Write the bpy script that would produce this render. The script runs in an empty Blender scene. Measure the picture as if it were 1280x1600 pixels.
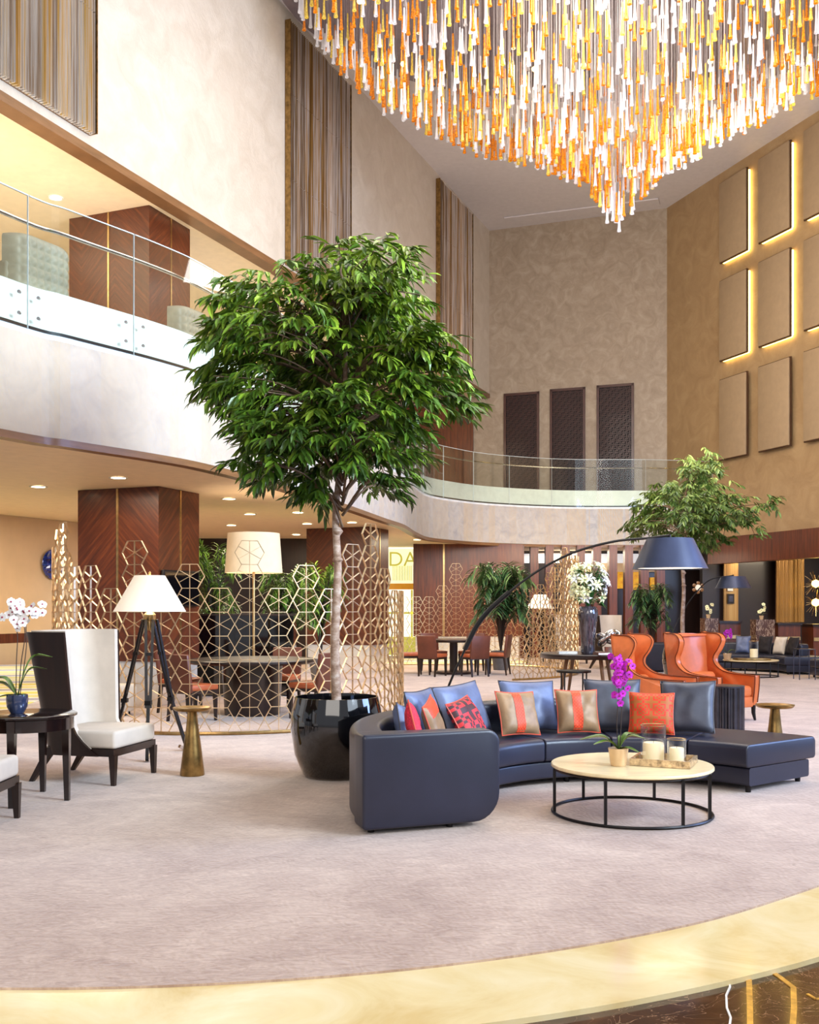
import bpy, bmesh, math, random
from mathutils import Vector, Matrix, noise
R = math.radians; PI = math.pi
rnd = random.Random(7)
C = bpy.context.scene.collection
F, HY, CX, H = 1600.0, 948.0, 640.0, 1.5
def fl(px, py, z=0.0):
    D = (H - z) * F / (py - HY); return Vector(((px - CX) / F * D, D, z))
def at(px, py, D): return Vector(((px - CX) / F * D, D, H + (HY - py) / F * D))

# ------------------------------------------------------------------ materials
def lin(c):
    return tuple((x / 255 / 12.92) if x / 255 <= .04045 else ((x / 255 + .055) / 1.055) ** 2.4 for x in c) + (1.0,)
def base_mat(name):
    m = bpy.data.materials.new(name); m.use_nodes = True
    nt = m.node_tree; b = nt.nodes['Principled BSDF']
    return m, nt, b
def tex_coord(nt, scale, kind='Object', rot=(0, 0, 0)):
    tc = nt.nodes.new('ShaderNodeTexCoord'); mp = nt.nodes.new('ShaderNodeMapping')
    mp.inputs['Scale'].default_value = scale if isinstance(scale, tuple) else (scale,) * 3
    mp.inputs['Rotation'].default_value = rot
    nt.links.new(tc.outputs[kind], mp.inputs['Vector']); return mp.outputs['Vector']
def ramp(nt, fac, stops):
    r = nt.nodes.new('ShaderNodeValToRGB'); e = r.color_ramp.elements
    while len(e) < len(stops): e.new(.5)
    for el, (p, c) in zip(e, stops): el.position = p; el.color = lin(c)
    nt.links.new(fac, r.inputs['Fac']); return r.outputs['Color']
def noise_n(nt, vec, scale=1, detail=4, rough=.6, dist=0):
    n = nt.nodes.new('ShaderNodeTexNoise'); n.inputs['Scale'].default_value = scale
    n.inputs['Detail'].default_value = detail; n.inputs['Roughness'].default_value = rough
    n.inputs['Distortion'].default_value = dist
    nt.links.new(vec, n.inputs['Vector']); return n.outputs['Fac']
def bump(nt, b, h, strength, dist=.01):
    bp = nt.nodes.new('ShaderNodeBump'); bp.inputs['Strength'].default_value = strength; bp.inputs['Distance'].default_value = dist
    nt.links.new(h, bp.inputs['Height']); nt.links.new(bp.outputs['Normal'], b.inputs['Normal'])
def mat(name, rgb, rough=.5, metal=0., var=.12, scale=6., bmp=0., bscale=60., emit=None, es=0., coat=0., stretch=(1, 1, 1), alpha=1., spec=.5):
    m, nt, b = base_mat(name)
    v = tex_coord(nt, stretch)
    lo = tuple(max(0, x * (1 - var)) for x in rgb); hi = tuple(min(255, x * (1 + var)) for x in rgb)
    nt.links.new(ramp(nt, noise_n(nt, v, scale, 4), [(.3, lo), (.7, hi)]), b.inputs['Base Color'])
    b.inputs['Roughness'].default_value = rough; b.inputs['Metallic'].default_value = metal
    b.inputs['Coat Weight'].default_value = coat; b.inputs['Coat Roughness'].default_value = .06
    b.inputs['Alpha'].default_value = alpha; b.inputs['Specular IOR Level'].default_value = spec
    if emit: b.inputs['Emission Color'].default_value = lin(emit); b.inputs['Emission Strength'].default_value = es
    if bmp: bump(nt, b, noise_n(nt, v, bscale, 3), bmp)
    return m
def glass_mat(name, tint, fac, gloss_rough=.02, gcol=(255, 255, 255)):
    m, nt, b = base_mat(name); nt.nodes.remove(b); out = nt.nodes['Material Output']
    t = nt.nodes.new('ShaderNodeBsdfTransparent'); t.inputs[0].default_value = lin(tint)
    g = nt.nodes.new('ShaderNodeBsdfGlossy'); g.inputs['Roughness'].default_value = gloss_rough; g.inputs['Color'].default_value = lin(gcol)
    lw = nt.nodes.new('ShaderNodeLayerWeight'); lw.inputs['Blend'].default_value = fac
    mx = nt.nodes.new('ShaderNodeMixShader')
    nt.links.new(lw.outputs['Facing'], mx.inputs[0]); nt.links.new(t.outputs[0], mx.inputs[1]); nt.links.new(g.outputs[0], mx.inputs[2])
    nt.links.new(mx.outputs[0], out.inputs[0]); return m
def plaster(name, c0, c1, c2, rough=.5, sc=2.2):
    m, nt, b = base_mat(name); v = tex_coord(nt, 1.0)
    n1 = noise_n(nt, v, sc, 8, .65, 1.2)
    nt.links.new(ramp(nt, n1, [(.3, c0), (.5, c1), (.68, c2)]), b.inputs['Base Color'])
    b.inputs['Roughness'].default_value = rough
    bump(nt, b, noise_n(nt, v, 7, 6, .6, 2.0), .35, .02); return m
def wood(name, c0, c1, c2, rough=.36, coat=.12, chev=False, st=(18, 18, 1.2)):
    m, nt, b = base_mat(name)
    if chev:
        tc = nt.nodes.new('ShaderNodeTexCoord'); sp = nt.nodes.new('ShaderNodeSeparateXYZ'); nt.links.new(tc.outputs['Object'], sp.inputs[0])
        ad = nt.nodes.new('ShaderNodeMath'); ad.operation = 'ADD'; nt.links.new(sp.outputs['X'], ad.inputs[0]); nt.links.new(sp.outputs['Y'], ad.inputs[1])
        ab = nt.nodes.new('ShaderNodeMath'); ab.operation = 'PINGPONG'; ab.inputs[1].default_value = .75; nt.links.new(ad.outputs[0], ab.inputs[0])
        s1 = nt.nodes.new('ShaderNodeMath'); s1.operation = 'SUBTRACT'; nt.links.new(sp.outputs['Z'], s1.inputs[0]); nt.links.new(ab.outputs[0], s1.inputs[1])
        s2 = nt.nodes.new('ShaderNodeMath'); s2.operation = 'ADD'; nt.links.new(sp.outputs['Z'], s2.inputs[0]); nt.links.new(ab.outputs[0], s2.inputs[1])
        cb = nt.nodes.new('ShaderNodeCombineXYZ'); nt.links.new(s1.outputs[0], cb.inputs[0])
        m2 = nt.nodes.new('ShaderNodeMath'); m2.operation = 'MULTIPLY'; m2.inputs[1].default_value = .07; nt.links.new(s2.outputs[0], m2.inputs[0]); nt.links.new(m2.outputs[0], cb.inputs[1])
        v = cb.outputs[0]; f = noise_n(nt, v, 14, 5, .65)
    else:
        v = tex_coord(nt, st); f = noise_n(nt, v, 1, 5, .65)
    nt.links.new(ramp(nt, f, [(.28, c0), (.5, c1), (.75, c2)]), b.inputs['Base Color'])
    b.inputs['Roughness'].default_value = rough; b.inputs['Coat Weight'].default_value = coat; b.inputs['Coat Roughness'].default_value = .15
    return m
M = {}
M['parapet'] = plaster('pale_plaster', (206, 209, 222), (232, 233, 240), (246, 246, 250), .45, 3.4)
M['upper'] = plaster('warm_plaster', (188, 176, 160), (197, 186, 171), (205, 195, 181), .4, 1.6)
M['back'] = plaster('taupe_plaster', (142, 125, 106), (156, 139, 120), (170, 154, 135), .5, 2.6)
M['right'] = plaster('bronze_plaster', (150, 121, 86), (162, 133, 96), (172, 144, 106), .5, 1.4)
M['ceil'] = mat('ceiling_paint', (206, 198, 198), .7, var=.02)
M['soffit'] = mat('soffit_paint', (242, 220, 188), .6, var=.02)
M['beige'] = mat('beige_paint', (214, 184, 146), .6, var=.04, scale=1)
M['slab'] = mat('white_slab_edge', (232, 232, 218), .4, var=.03)
M['plinth'] = mat('polished_plinth', (232, 228, 224), .12, .55, var=.05)
M['wood'] = wood('walnut_veneer', (58, 24, 9), (90, 40, 16), (118, 58, 25))
M['chev'] = wood('chevron_walnut', (52, 22, 10), (82, 36, 16), (116, 58, 26), chev=True)
M['darkwood'] = wood('dark_wenge', (22, 11, 9), (32, 17, 13), (44, 24, 18), .28)
M['tablewood'] = wood('ebony_gloss', (14, 7, 6), (24, 12, 10), (34, 18, 14), .12, .6)
M['trimwood'] = wood('bronze_trim', (98, 68, 42), (120, 84, 52), (140, 100, 66), .4, .1, st=(1, 1, 8))
M['brass'] = mat('brushed_brass', (204, 172, 118), .28, 1, var=.1, scale=14)
M['lattice'] = mat('champagne_metal', (218, 190, 150), .3, .9, var=.12, scale=8)
M['bronze'] = mat('antique_bronze', (142, 112, 66), .3, .9, var=.22, scale=9)
M['black'] = mat('black_metal', (24, 20, 20), .38, .4, var=.2)
M['gloss'] = mat('black_lacquer', (5, 5, 7), .06, 0, var=.2, coat=1)
M['soil'] = mat('potting_soil', (42, 28, 20), .95, bmp=.8, bscale=40, var=.4, scale=40)
M['leather'] = mat('slate_leather', (36, 38, 54), .36, 0, var=.07, scale=3, bmp=.05, bscale=160, spec=.5)
M['cushion'] = mat('steel_blue_satin', (96, 106, 136), .48, .1, var=.14, scale=4, bmp=.3, bscale=7)
M['cushiondark'] = mat('slate_satin', (72, 74, 86), .46, .1, var=.14, scale=4, bmp=.3, bscale=7)
M['taupe'] = mat('taupe_silk', (146, 116, 84), .5, .1, var=.16, scale=5, bmp=.35, bscale=7)
M['pipe'] = mat('charcoal_piping', (60, 56, 62), .5)
M['redpipe'] = mat('coral_piping', (206, 84, 60), .5)
M['orangeleather'] = mat('tan_orange_leather', (206, 106, 54), .34, 0, var=.1, scale=3, bmp=.06, bscale=120, coat=.15)
M['orangepipe'] = mat('nailhead_trim', (110, 52, 26), .4, .4)
M['cream'] = mat('cream_upholstery', (204, 191, 176), .75, var=.03, scale=5, bmp=.1, bscale=200)
M['quilt'] = mat('quilted_ivory', (150, 142, 120), .6, var=.06)
M['brownleather'] = mat('chestnut_leather', (98, 52, 38), .42, var=.12, scale=4)
M['seatleather'] = mat('cognac_leather', (168, 86, 50), .38, var=.12, scale=4)
M['shade'] = mat('linen_shade', (244, 236, 220), .8, var=.02, emit=(255, 236, 205), es=.38)
M['drumshade'] = mat('beige_shade', (214, 194, 164), .8, var=.03, emit=(255, 214, 160), es=.16)
M['greyshade'] = mat('slate_shade', (66, 72, 96), .34, .35, var=.05)
M['glow'] = mat('lit_diffuser', (255, 244, 224), .5, var=0, emit=(255, 238, 208), es=3.0)
M['led'] = mat('warm_led', (255, 226, 150), .5, var=0, emit=(255, 214, 112), es=9.0)
M['lens'] = mat('downlight_lens', (255, 246, 226), .5, var=0, emit=(255, 238, 200), es=12)
M['white'] = mat('white_metal', (236, 230, 220), .4)
M['panel'] = mat('taupe_wall_fabric', (160, 136, 106), .6, var=.03, bmp=.05, bscale=200)
M['paneledge'] = mat('panel_edge', (70, 44, 24), .5)
M['glass'] = glass_mat('balustrade_glass', (246, 250, 249), .12)
M['vaseglass'] = glass_mat('clear_glass', (248, 249, 251), .22, .03)
M['smoke'] = mat('smoked_crystal', (70, 64, 70), .08, .3, var=.5, scale=14, coat=1, stretch=(3, 3, .5))
M['silver'] = mat('polished_silver', (206, 200, 196), .14, 1, var=.1)
M['wax'] = mat('ivory_wax', (250, 232, 192), .5, var=.02, emit=(255, 224, 160), es=.5)  # glow added to the wax, offsetting the dimming by its glass
M['travertine'] = mat('pale_travertine', (240, 218, 170), .3, var=.05, scale=5, stretch=(1, 4, 1), coat=.2)
M['traystone'] = mat('shell_mosaic', (196, 164, 128), .25, .5, var=.35, scale=30)
M['pot'] = mat('champagne_ceramic', (222, 190, 150), .25, .4, var=.05)
M['bluepot'] = mat('blue_grey_glaze', (48, 56, 82), .1, .1, var=.2, coat=1)
M['planterg'] = mat('grey_planter', (92, 90, 92), .5)
M['magenta'] = mat('magenta_petal', (178, 24, 176), .6, var=.25, scale=30)
M['whitepetal'] = mat('white_petal', (250, 246, 244), .6, var=.04)
M['lily'] = mat('lily_petal', (246, 242, 186), .6, var=.08, scale=20)
M['lip'] = mat('maroon_lip', (150, 24, 60), .6)
M['stem'] = mat('dark_stem', (52, 40, 34), .6)
M['greyfluted'] = mat('gunmetal', (72, 70, 78), .3, .8)
M['dark'] = mat('dark_interior', (26, 12, 10), .35, coat=.2)
M['void'] = mat('matt_dark_backing', (24, 14, 16), .8)
M['grille'] = mat('grille_wood', (66, 36, 30), .4, coat=.2)
M['goldvein'] = mat('gold_vein', (214, 160, 66), .25, var=.15, scale=20)
M['screen'] = mat('black_screen', (8, 8, 12), .1, coat=1)
M['stonemarble'] = None

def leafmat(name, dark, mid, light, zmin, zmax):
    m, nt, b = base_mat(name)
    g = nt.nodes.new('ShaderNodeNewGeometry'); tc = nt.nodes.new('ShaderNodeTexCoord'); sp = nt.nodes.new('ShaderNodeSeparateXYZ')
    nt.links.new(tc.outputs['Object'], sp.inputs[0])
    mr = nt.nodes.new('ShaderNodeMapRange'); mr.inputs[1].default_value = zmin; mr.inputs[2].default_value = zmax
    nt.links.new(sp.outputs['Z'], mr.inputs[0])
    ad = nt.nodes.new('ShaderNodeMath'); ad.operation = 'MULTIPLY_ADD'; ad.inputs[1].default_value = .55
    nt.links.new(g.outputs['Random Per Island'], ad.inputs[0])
    mu = nt.nodes.new('ShaderNodeMath'); mu.operation = 'MULTIPLY'; mu.inputs[1].default_value = .45; nt.links.new(mr.outputs[0], mu.inputs[0])  # lighter with height: light from above painted into the leaf colour
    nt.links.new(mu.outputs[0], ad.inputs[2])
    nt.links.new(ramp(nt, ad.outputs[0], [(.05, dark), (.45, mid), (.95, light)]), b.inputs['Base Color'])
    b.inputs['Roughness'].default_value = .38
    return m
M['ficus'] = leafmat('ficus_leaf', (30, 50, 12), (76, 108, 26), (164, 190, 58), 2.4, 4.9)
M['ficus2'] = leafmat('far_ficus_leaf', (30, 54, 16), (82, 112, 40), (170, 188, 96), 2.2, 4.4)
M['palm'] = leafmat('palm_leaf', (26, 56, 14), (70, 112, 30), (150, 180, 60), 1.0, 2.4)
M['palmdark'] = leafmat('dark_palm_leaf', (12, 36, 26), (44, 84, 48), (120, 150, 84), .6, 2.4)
M['orchidleaf'] = mat('orchid_leaf', (86, 116, 46), .35, var=.2)
M['lilyleaf'] = mat('lily_leaf', (40, 92, 36), .4, var=.3, scale=20)
def bark():
    m, nt, b = base_mat('ficus_bark'); v = tex_coord(nt, (10, 10, 18))
    nt.links.new(ramp(nt, noise_n(nt, v, 1, 6, .7), [(.3, (112, 82, 62)), (.5, (160, 132, 112)), (.7, (196, 178, 164))]), b.inputs['Base Color'])
    b.inputs['Roughness'].default_value = .8; bump(nt, b, noise_n(nt, v, 2, 5), .5); return m
M['bark'] = bark()
M['twig'] = mat('twig_bark', (96, 74, 54), .8, var=.25, scale=20)
def carpet_mat():
    m, nt, b = base_mat('mauve_beige_carpet'); v = tex_coord(nt, 1.0)
    n1 = noise_n(nt, v, 1.1, 6, .65, 1.5)
    v2 = tex_coord(nt, (3, 9, 1)); n2 = noise_n(nt, v2, 2.2, 6, .7, 2.5)
    mx = nt.nodes.new('ShaderNodeMath'); mx.operation = 'MULTIPLY_ADD'; mx.inputs[1].default_value = .55
    nt.links.new(n2, mx.inputs[0]); mu = nt.nodes.new('ShaderNodeMath'); mu.operation = 'MULTIPLY'; mu.inputs[1].default_value = .45
    nt.links.new(n1, mu.inputs[0]); nt.links.new(mu.outputs[0], mx.inputs[2])
    nt.links.new(ramp(nt, mx.outputs[0], [(.36, (154, 126, 108)), (.5, (184, 158, 140)), (.64, (210, 187, 168))]), b.inputs['Base Color'])
    b.inputs['Roughness'].default_value = .9; b.inputs['Sheen Weight'].default_value = .3
    w = nt.nodes.new('ShaderNodeTexWave'); w.inputs['Scale'].default_value = 7; w.inputs['Distortion'].default_value = 14
    w.inputs['Detail'].default_value = 3; w.inputs['Detail Scale'].default_value = 1.0; nt.links.new(v, w.inputs['Vector'])
    bump(nt, b, w.outputs['Fac'], .13, .02); return m
M['carpet'] = carpet_mat()
def marble_cream():
    m, nt, b = base_mat('cream_marble'); v = tex_coord(nt, 1.0)
    nt.links.new(ramp(nt, noise_n(nt, v, 1.6, 5, .6, 1.5), [(.3, (226, 200, 138)), (.5, (240, 222, 168)), (.7, (248, 236, 194))]), b.inputs['Base Color'])
    b.inputs['Roughness'].default_value = .12; return m
M['creammarble'] = marble_cream()
def marble_dark():
    m, nt, b = base_mat('dark_emperador_marble'); v = tex_coord(nt, 1.0)
    n = noise_n(nt, v, 3, 10, .75, 2.0)
    c1 = ramp(nt, n, [(.3, (38, 18, 10)), (.52, (66, 36, 20)), (.75, (110, 74, 46))])
    vo = nt.nodes.new('ShaderNodeTexNoise'); vo.inputs['Scale'].default_value = 4; vo.inputs['Detail'].default_value = 6; vo.inputs['Distortion'].default_value = 3
    nt.links.new(v, vo.inputs['Vector'])
    s = nt.nodes.new('ShaderNodeMath'); s.operation = 'SUBTRACT'; s.inputs[1].default_value = .5; nt.links.new(vo.outputs['Fac'], s.inputs[0])
    a = nt.nodes.new('ShaderNodeMath'); a.operation = 'ABSOLUTE'; nt.links.new(s.outputs[0], a.inputs[0])
    l = nt.nodes.new('ShaderNodeMath'); l.operation = 'LESS_THAN'; l.inputs[1].default_value = .004; nt.links.new(a.outputs[0], l.inputs[0])
    mx = nt.nodes.new('ShaderNodeMixRGB'); nt.links.new(l.outputs[0], mx.inputs[0]); nt.links.new(c1, mx.inputs[1]); mx.inputs[2].default_value = lin((150, 120, 92))
    nt.links.new(mx.outputs[0], b.inputs['Base Color']); b.inputs['Roughness'].default_value = .1; return m
M['darkmarble'] = marble_dark()
def veined():
    m, nt, b = base_mat('veined_brown_marble'); v = tex_coord(nt, (6, 6, 2), rot=(0, .5, .3))
    n = noise_n(nt, v, 1, 4, .6, 3)
    s = nt.nodes.new('ShaderNodeMath'); s.operation = 'SUBTRACT'; s.inputs[1].default_value = .5; nt.links.new(n, s.inputs[0])
    a = nt.nodes.new('ShaderNodeMath'); a.operation = 'ABSOLUTE'; nt.links.new(s.outputs[0], a.inputs[0])
    nt.links.new(ramp(nt, a.outputs[0], [(0, (200, 180, 160)), (.02, (120, 90, 70)), (.05, (76, 48, 36))]), b.inputs['Base Color'])
    b.inputs['Roughness'].default_value = .2; return m
M['veined'] = veined()
def slatmetal(name, cols, axis=0):
    m, nt, b = base_mat(name); v = tex_coord(nt, (2.2, 2.2, .02))
    nt.links.new(ramp(nt, noise_n(nt, v, 2.2, 6, .8), cols), b.inputs['Base Color'])
    b.inputs['Roughness'].default_value = .26; b.inputs['Metallic'].default_value = .55; return m
M['slatmetal'] = slatmetal('gold_silver_rods', [(.32, (166, 122, 62)), (.42, (228, 188, 108)), (.5, (234, 228, 222)), (.58, (168, 140, 112)), (.68, (236, 226, 214))])
M['slatbronze'] = slatmetal('bronze_silver_rods', [(.34, (92, 62, 34)), (.44, (168, 126, 68)), (.5, (208, 196, 186)), (.57, (112, 84, 58)), (.68, (186, 150, 104))])
M['slatgold'] = slatmetal('bronze_fluting', [(.3, (92, 62, 32)), (.5, (170, 130, 74)), (.7, (206, 170, 110))])
def stripes():
    m, nt, b = base_mat('yellow_striped_pile'); v = tex_coord(nt, 1.0, 'Object', (0, 0, R(-12)))
    sp = nt.nodes.new('ShaderNodeSeparateXYZ'); nt.links.new(v, sp.inputs[0])
    mu = nt.nodes.new('ShaderNodeMath'); mu.operation = 'MULTIPLY'; mu.inputs[1].default_value = .5; nt.links.new(sp.outputs['Y'], mu.inputs[0])
    fr = nt.nodes.new('ShaderNodeMath'); fr.operation = 'FRACT'; nt.links.new(mu.outputs[0], fr.inputs[0])
    r = nt.nodes.new('ShaderNodeValToRGB'); r.color_ramp.interpolation = 'CONSTANT'; e = r.color_ramp.elements
    st = [(0, (246, 244, 226)), (.2, (238, 232, 110)), (.4, (248, 248, 240)), (.55, (168, 172, 196)), (.75, (246, 244, 226)), (.88, (226, 222, 96))]
    while len(e) < len(st): e.new(.5)
    for el, (p, c) in zip(e, st): el.position = p; el.color = lin(c)
    nt.links.new(fr.outputs[0], r.inputs['Fac']); nt.links.new(r.outputs['Color'], b.inputs['Base Color'])
    b.inputs['Roughness'].default_value = .35; return m
M['stripes'] = stripes()
def fretmat(name, bg, fg, sc, mode='maze'):
    m, nt, b = base_mat(name); v = tex_coord(nt, (sc, sc, sc))
    sp = nt.nodes.new('ShaderNodeSeparateXYZ'); nt.links.new(v, sp.inputs[0])
    def mth(op, a, bb=None):
        n = nt.nodes.new('ShaderNodeMath'); n.operation = op
        for i, q in enumerate((a, bb)):
            if q is None: continue
            if isinstance(q, (int, float)): n.inputs[i].default_value = q
            else: nt.links.new(q, n.inputs[i])
        return n.outputs[0]
    x, z = sp.outputs['X'], sp.outputs['Z']
    if mode == 'maze':
        ax = mth('ABSOLUTE', mth('SUBTRACT', mth('FRACT', x), .5)); az = mth('ABSOLUTE', mth('SUBTRACT', mth('FRACT', z), .5))
        d = mth('MAXIMUM', ax, az); ringm = mth('FRACT', mth('MULTIPLY', d, 5.0)); r1 = mth('GREATER_THAN', ringm, .5)
        cross = mth('LESS_THAN', mth('MINIMUM', ax, az), .07)
        fac = mth('ABSOLUTE', mth('SUBTRACT', r1, cross))
    else:
        ax = mth('ABSOLUTE', mth('SUBTRACT', mth('FRACT', x), .5)); az = mth('ABSOLUTE', mth('SUBTRACT', mth('FRACT', z), .5))
        fac = mth('GREATER_THAN', mth('ABSOLUTE', mth('SUBTRACT', mth('ADD', ax, az), .45)), .09)
    mx = nt.nodes.new('ShaderNodeMixRGB'); nt.links.new(fac, mx.inputs[0]); mx.inputs[1].default_value = lin(bg); mx.inputs[2].default_value = lin(fg)
    nt.links.new(mx.outputs[0], b.inputs['Base Color']); b.inputs['Roughness'].default_value = .6; return m
M['fret'] = fretmat('crimson_key_fret', (70, 36, 40), (214, 44, 50), 3.9)
M['fret2'] = fretmat('vermilion_fret', (176, 96, 36), (226, 50, 24), 7.5)
M['band'] = fretmat('orange_rosette_band', (176, 34, 16), (240, 82, 38), 34, 'd')
M['crimson'] = mat('crimson_weave', (222, 38, 62), .7, var=.25, scale=70)
M['drop0'] = mat('clear_glass_drop', (216, 215, 222), .1, 0, var=.08, emit=(255, 244, 230), es=.10, alpha=.72, coat=.5)  # slight emission in all three drop materials paints in the inner glow
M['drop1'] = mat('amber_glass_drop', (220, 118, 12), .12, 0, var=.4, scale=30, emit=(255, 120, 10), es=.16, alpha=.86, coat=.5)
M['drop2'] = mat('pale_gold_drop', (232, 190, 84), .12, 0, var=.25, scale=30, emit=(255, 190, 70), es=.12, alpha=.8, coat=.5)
M['glassedge'] = mat('polished_glass_edge', (196, 206, 206), .2, var=.02)
M['mirror'] = mat('mauve_mirror', (150, 140, 150), .25, .6, var=.04)
M['wire'] = mat('steel_wire', (150, 146, 150), .4, .5)
M['yellow'] = mat('lit_amber', (226, 170, 50), .5, var=.3, scale=9, emit=(230, 150, 30), es=.5)
M['shopfront'] = mat('lit_shopfront', (250, 250, 240), .5, var=.06, scale=2, emit=(252, 250, 232), es=1.15)
M['shopyellow'] = mat('shop_yellow', (228, 220, 110), .5, var=.1, emit=(222, 214, 96), es=.5)
M['shopsign'] = mat('shop_sign_ground', (250, 250, 222), .5, var=.04, emit=(250, 250, 214), es=.8)
M['shoporange'] = mat('shop_orange', (222, 150, 40), .5, emit=(222, 150, 40), es=.5)
M['bluedisc'] = mat('cobalt_glass', (20, 44, 110), .08, .2, var=.9, scale=5, coat=1, stretch=(1, 1, 3))
M['paleglow'] = mat('pale_glow', (214, 218, 224), .6, emit=(214, 218, 226), es=.7)

# ------------------------------------------------------------------ geometry builder
class G:
    def __init__(s): s.v = []; s.f = []; s.m = []; s.mi = 0
    def add(s, vs, fs, X=None):
        b = len(s.v)
        for p in vs:
            p = Vector(p); s.v.append(tuple(X @ p) if X is not None else tuple(p))
        for f in fs: s.f.append(tuple(b + i for i in f)); s.m.append(s.mi)
        return s
    def box(s, c, d, X=None):
        x, y, z = c; a, b, e = d[0] / 2, d[1] / 2, d[2] / 2
        vs = [(x + i * a, y + j * b, z + k * e) for i in (-1, 1) for j in (-1, 1) for k in (-1, 1)]
        return s.add(vs, [(0, 1, 3, 2), (4, 6, 7, 5), (0, 4, 5, 1), (2, 3, 7, 6), (0, 2, 6, 4), (1, 5, 7, 3)], X)
    def rbox(s, c, d, r=.03, seg=3, X=None, puff=0):
        bm = bmesh.new(); bmesh.ops.create_cube(bm, size=1)
        for v in bm.verts: v.co = Vector((v.co.x * d[0], v.co.y * d[1], v.co.z * d[2]))
        bmesh.ops.bevel(bm, geom=bm.edges[:], offset=r, segments=seg, profile=.5, affect='EDGES')
        bm.verts.index_update()
        s.add([v.co + Vector(c) for v in bm.verts], [[v.index for v in f.verts] for f in bm.faces], X); bm.free(); return s
    def bar(s, p, q, w, d=None, up=(0, 0, 1)):
        p, q = Vector(p), Vector(q); d = d or w; t = (q - p).normalized(); up = Vector(up)
        if abs(t.dot(up)) > .98: up = Vector((0, 1, 0))
        a = t.cross(up).normalized() * w / 2; b = a.cross(t).normalized() * d / 2
        vs = [e + i * a + j * b for e in (p, q) for i, j in ((-1, -1), (1, -1), (1, 1), (-1, 1))]
        return s.add(vs, [(0, 1, 2, 3), (7, 6, 5, 4), (0, 4, 5, 1), (1, 5, 6, 2), (2, 6, 7, 3), (3, 7, 4, 0)])
    def tube(s, pts, r, n=8, caps=True, closed=False, flat=1.0):
        pts = [Vector(p) for p in pts]; L = len(pts); rs = r if isinstance(r, (list, tuple)) else [r] * L
        vs = []; a = None
        for i, p in enumerate(pts):
            t = ((pts[(i + 1) % L] if closed or i < L - 1 else p) - (pts[i - 1] if closed or i > 0 else p)).normalized()
            if a is None: a = t.cross(Vector((0, 0, 1)) if abs(t.z) < .9 else Vector((1, 0, 0))).normalized()
            else: a = (a - t * a.dot(t)).normalized()
            b = t.cross(a)
            for k in range(n):
                th = 2 * PI * k / n; vs.append(p + (a * math.cos(th) + b * math.sin(th) * flat) * rs[i])
        fs = []
        for i in range(L if closed else L - 1):
            j = (i + 1) % L
            for k in range(n): fs.append((i * n + k, i * n + (k + 1) % n, j * n + (k + 1) % n, j * n + k))
        if caps and not closed: fs += [tuple(range(n))[::-1], tuple((L - 1) * n + k for k in range(n))]
        return s.add(vs, fs)
    def lathe(s, prof, n=32, c=(0, 0, 0), X=None, cap=True, ell=1.0):
        vs = []; fs = []
        for r, z in prof:
            for k in range(n):
                th = 2 * PI * k / n; vs.append((c[0] + r * math.cos(th), c[1] + r * ell * math.sin(th), c[2] + z))
        for i in range(len(prof) - 1):
            for k in range(n): fs.append((i * n + k, i * n + (k + 1) % n, (i + 1) * n + (k + 1) % n, (i + 1) * n + k))
        if cap: fs += [tuple(range(n))[::-1], tuple((len(prof) - 1) * n + k for k in range(n))]
        return s.add(vs, fs, X)
    def prism(s, poly, z0, z1, X=None):
        n = len(poly); vs = [(x, y, z0) for x, y in poly] + [(x, y, z1) for x, y in poly]
        fs = [tuple(range(n))[::-1], tuple(range(n, 2 * n))] + [(i, (i + 1) % n, n + (i + 1) % n, n + i) for i in range(n)]
        return s.add(vs, fs, X)
    def grid(s, fn, nu, nv, X=None):
        vs = [fn(i / nu, j / nv) for i in range(nu + 1) for j in range(nv + 1)]
        fs = [(i * (nv + 1) + j, (i + 1) * (nv + 1) + j, (i + 1) * (nv + 1) + j + 1, i * (nv + 1) + j + 1) for i in range(nu) for j in range(nv)]
        return s.add(vs, fs, X)
    def leaf(s, p, d, up, L, W, droop=.25):
        d = d.normalized(); sd = d.cross(up)
        if sd.length < .01: sd = d.cross(Vector((1, 0, 0)))
        sd.normalize(); nn = sd.cross(d)
        p1 = p + d * L * .35; p2 = p + d * L * .72 - nn * L * droop * .3; e = p + d * L - nn * L * droop
        return s.add([p, p1 + sd * W * .5 + nn * W * .15, p2 + sd * W * .38 + nn * W * .1, e, p2 - sd * W * .38 + nn * W * .1, p1 - sd * W * .5 + nn * W * .15, p1 - nn * W * .05, p2 - nn * W * .05],
                     [(0, 1, 6), (1, 2, 7, 6), (2, 3, 7), (0, 6, 5), (6, 7, 4, 5), (7, 3, 4)])
    def build(s, name, m, parent=None, smooth=40, loc=None):
        me = bpy.data.meshes.new(name); me.from_pydata(s.v, [], s.f)
        mats = m if isinstance(m, (list, tuple)) else [m]
        for q in mats: me.materials.append(q)
        if len(mats) > 1: me.polygons.foreach_set('material_index', s.m)
        me.validate(); me.update()
        bm = bmesh.new(); bm.from_mesh(me); bmesh.ops.recalc_face_normals(bm, faces=bm.faces[:]); bm.to_mesh(me); bm.free()
        if smooth:
            me.polygons.foreach_set('use_smooth', [True] * len(me.polygons)); me.set_sharp_from_angle(angle=R(smooth))
        o = bpy.data.objects.new(name, me); C.objects.link(o)
        if parent: o.parent = parent
        if loc is not None: o.location = loc
        return o
def thing(name, label, cat, loc=(0, 0, 0), rz=0, group=None):
    o = bpy.data.objects.new(name, None); C.objects.link(o); o.empty_display_size = .1
    o.location = loc; o.rotation_euler = (0, 0, rz); o['label'] = label; o['category'] = cat
    if group: o['group'] = group
    return o
def tag(o, label, cat, group=None):
    o['label'] = label; o['category'] = cat
    if group: o['group'] = group
    return o
def struct(o): o['kind'] = 'structure'; return o
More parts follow.
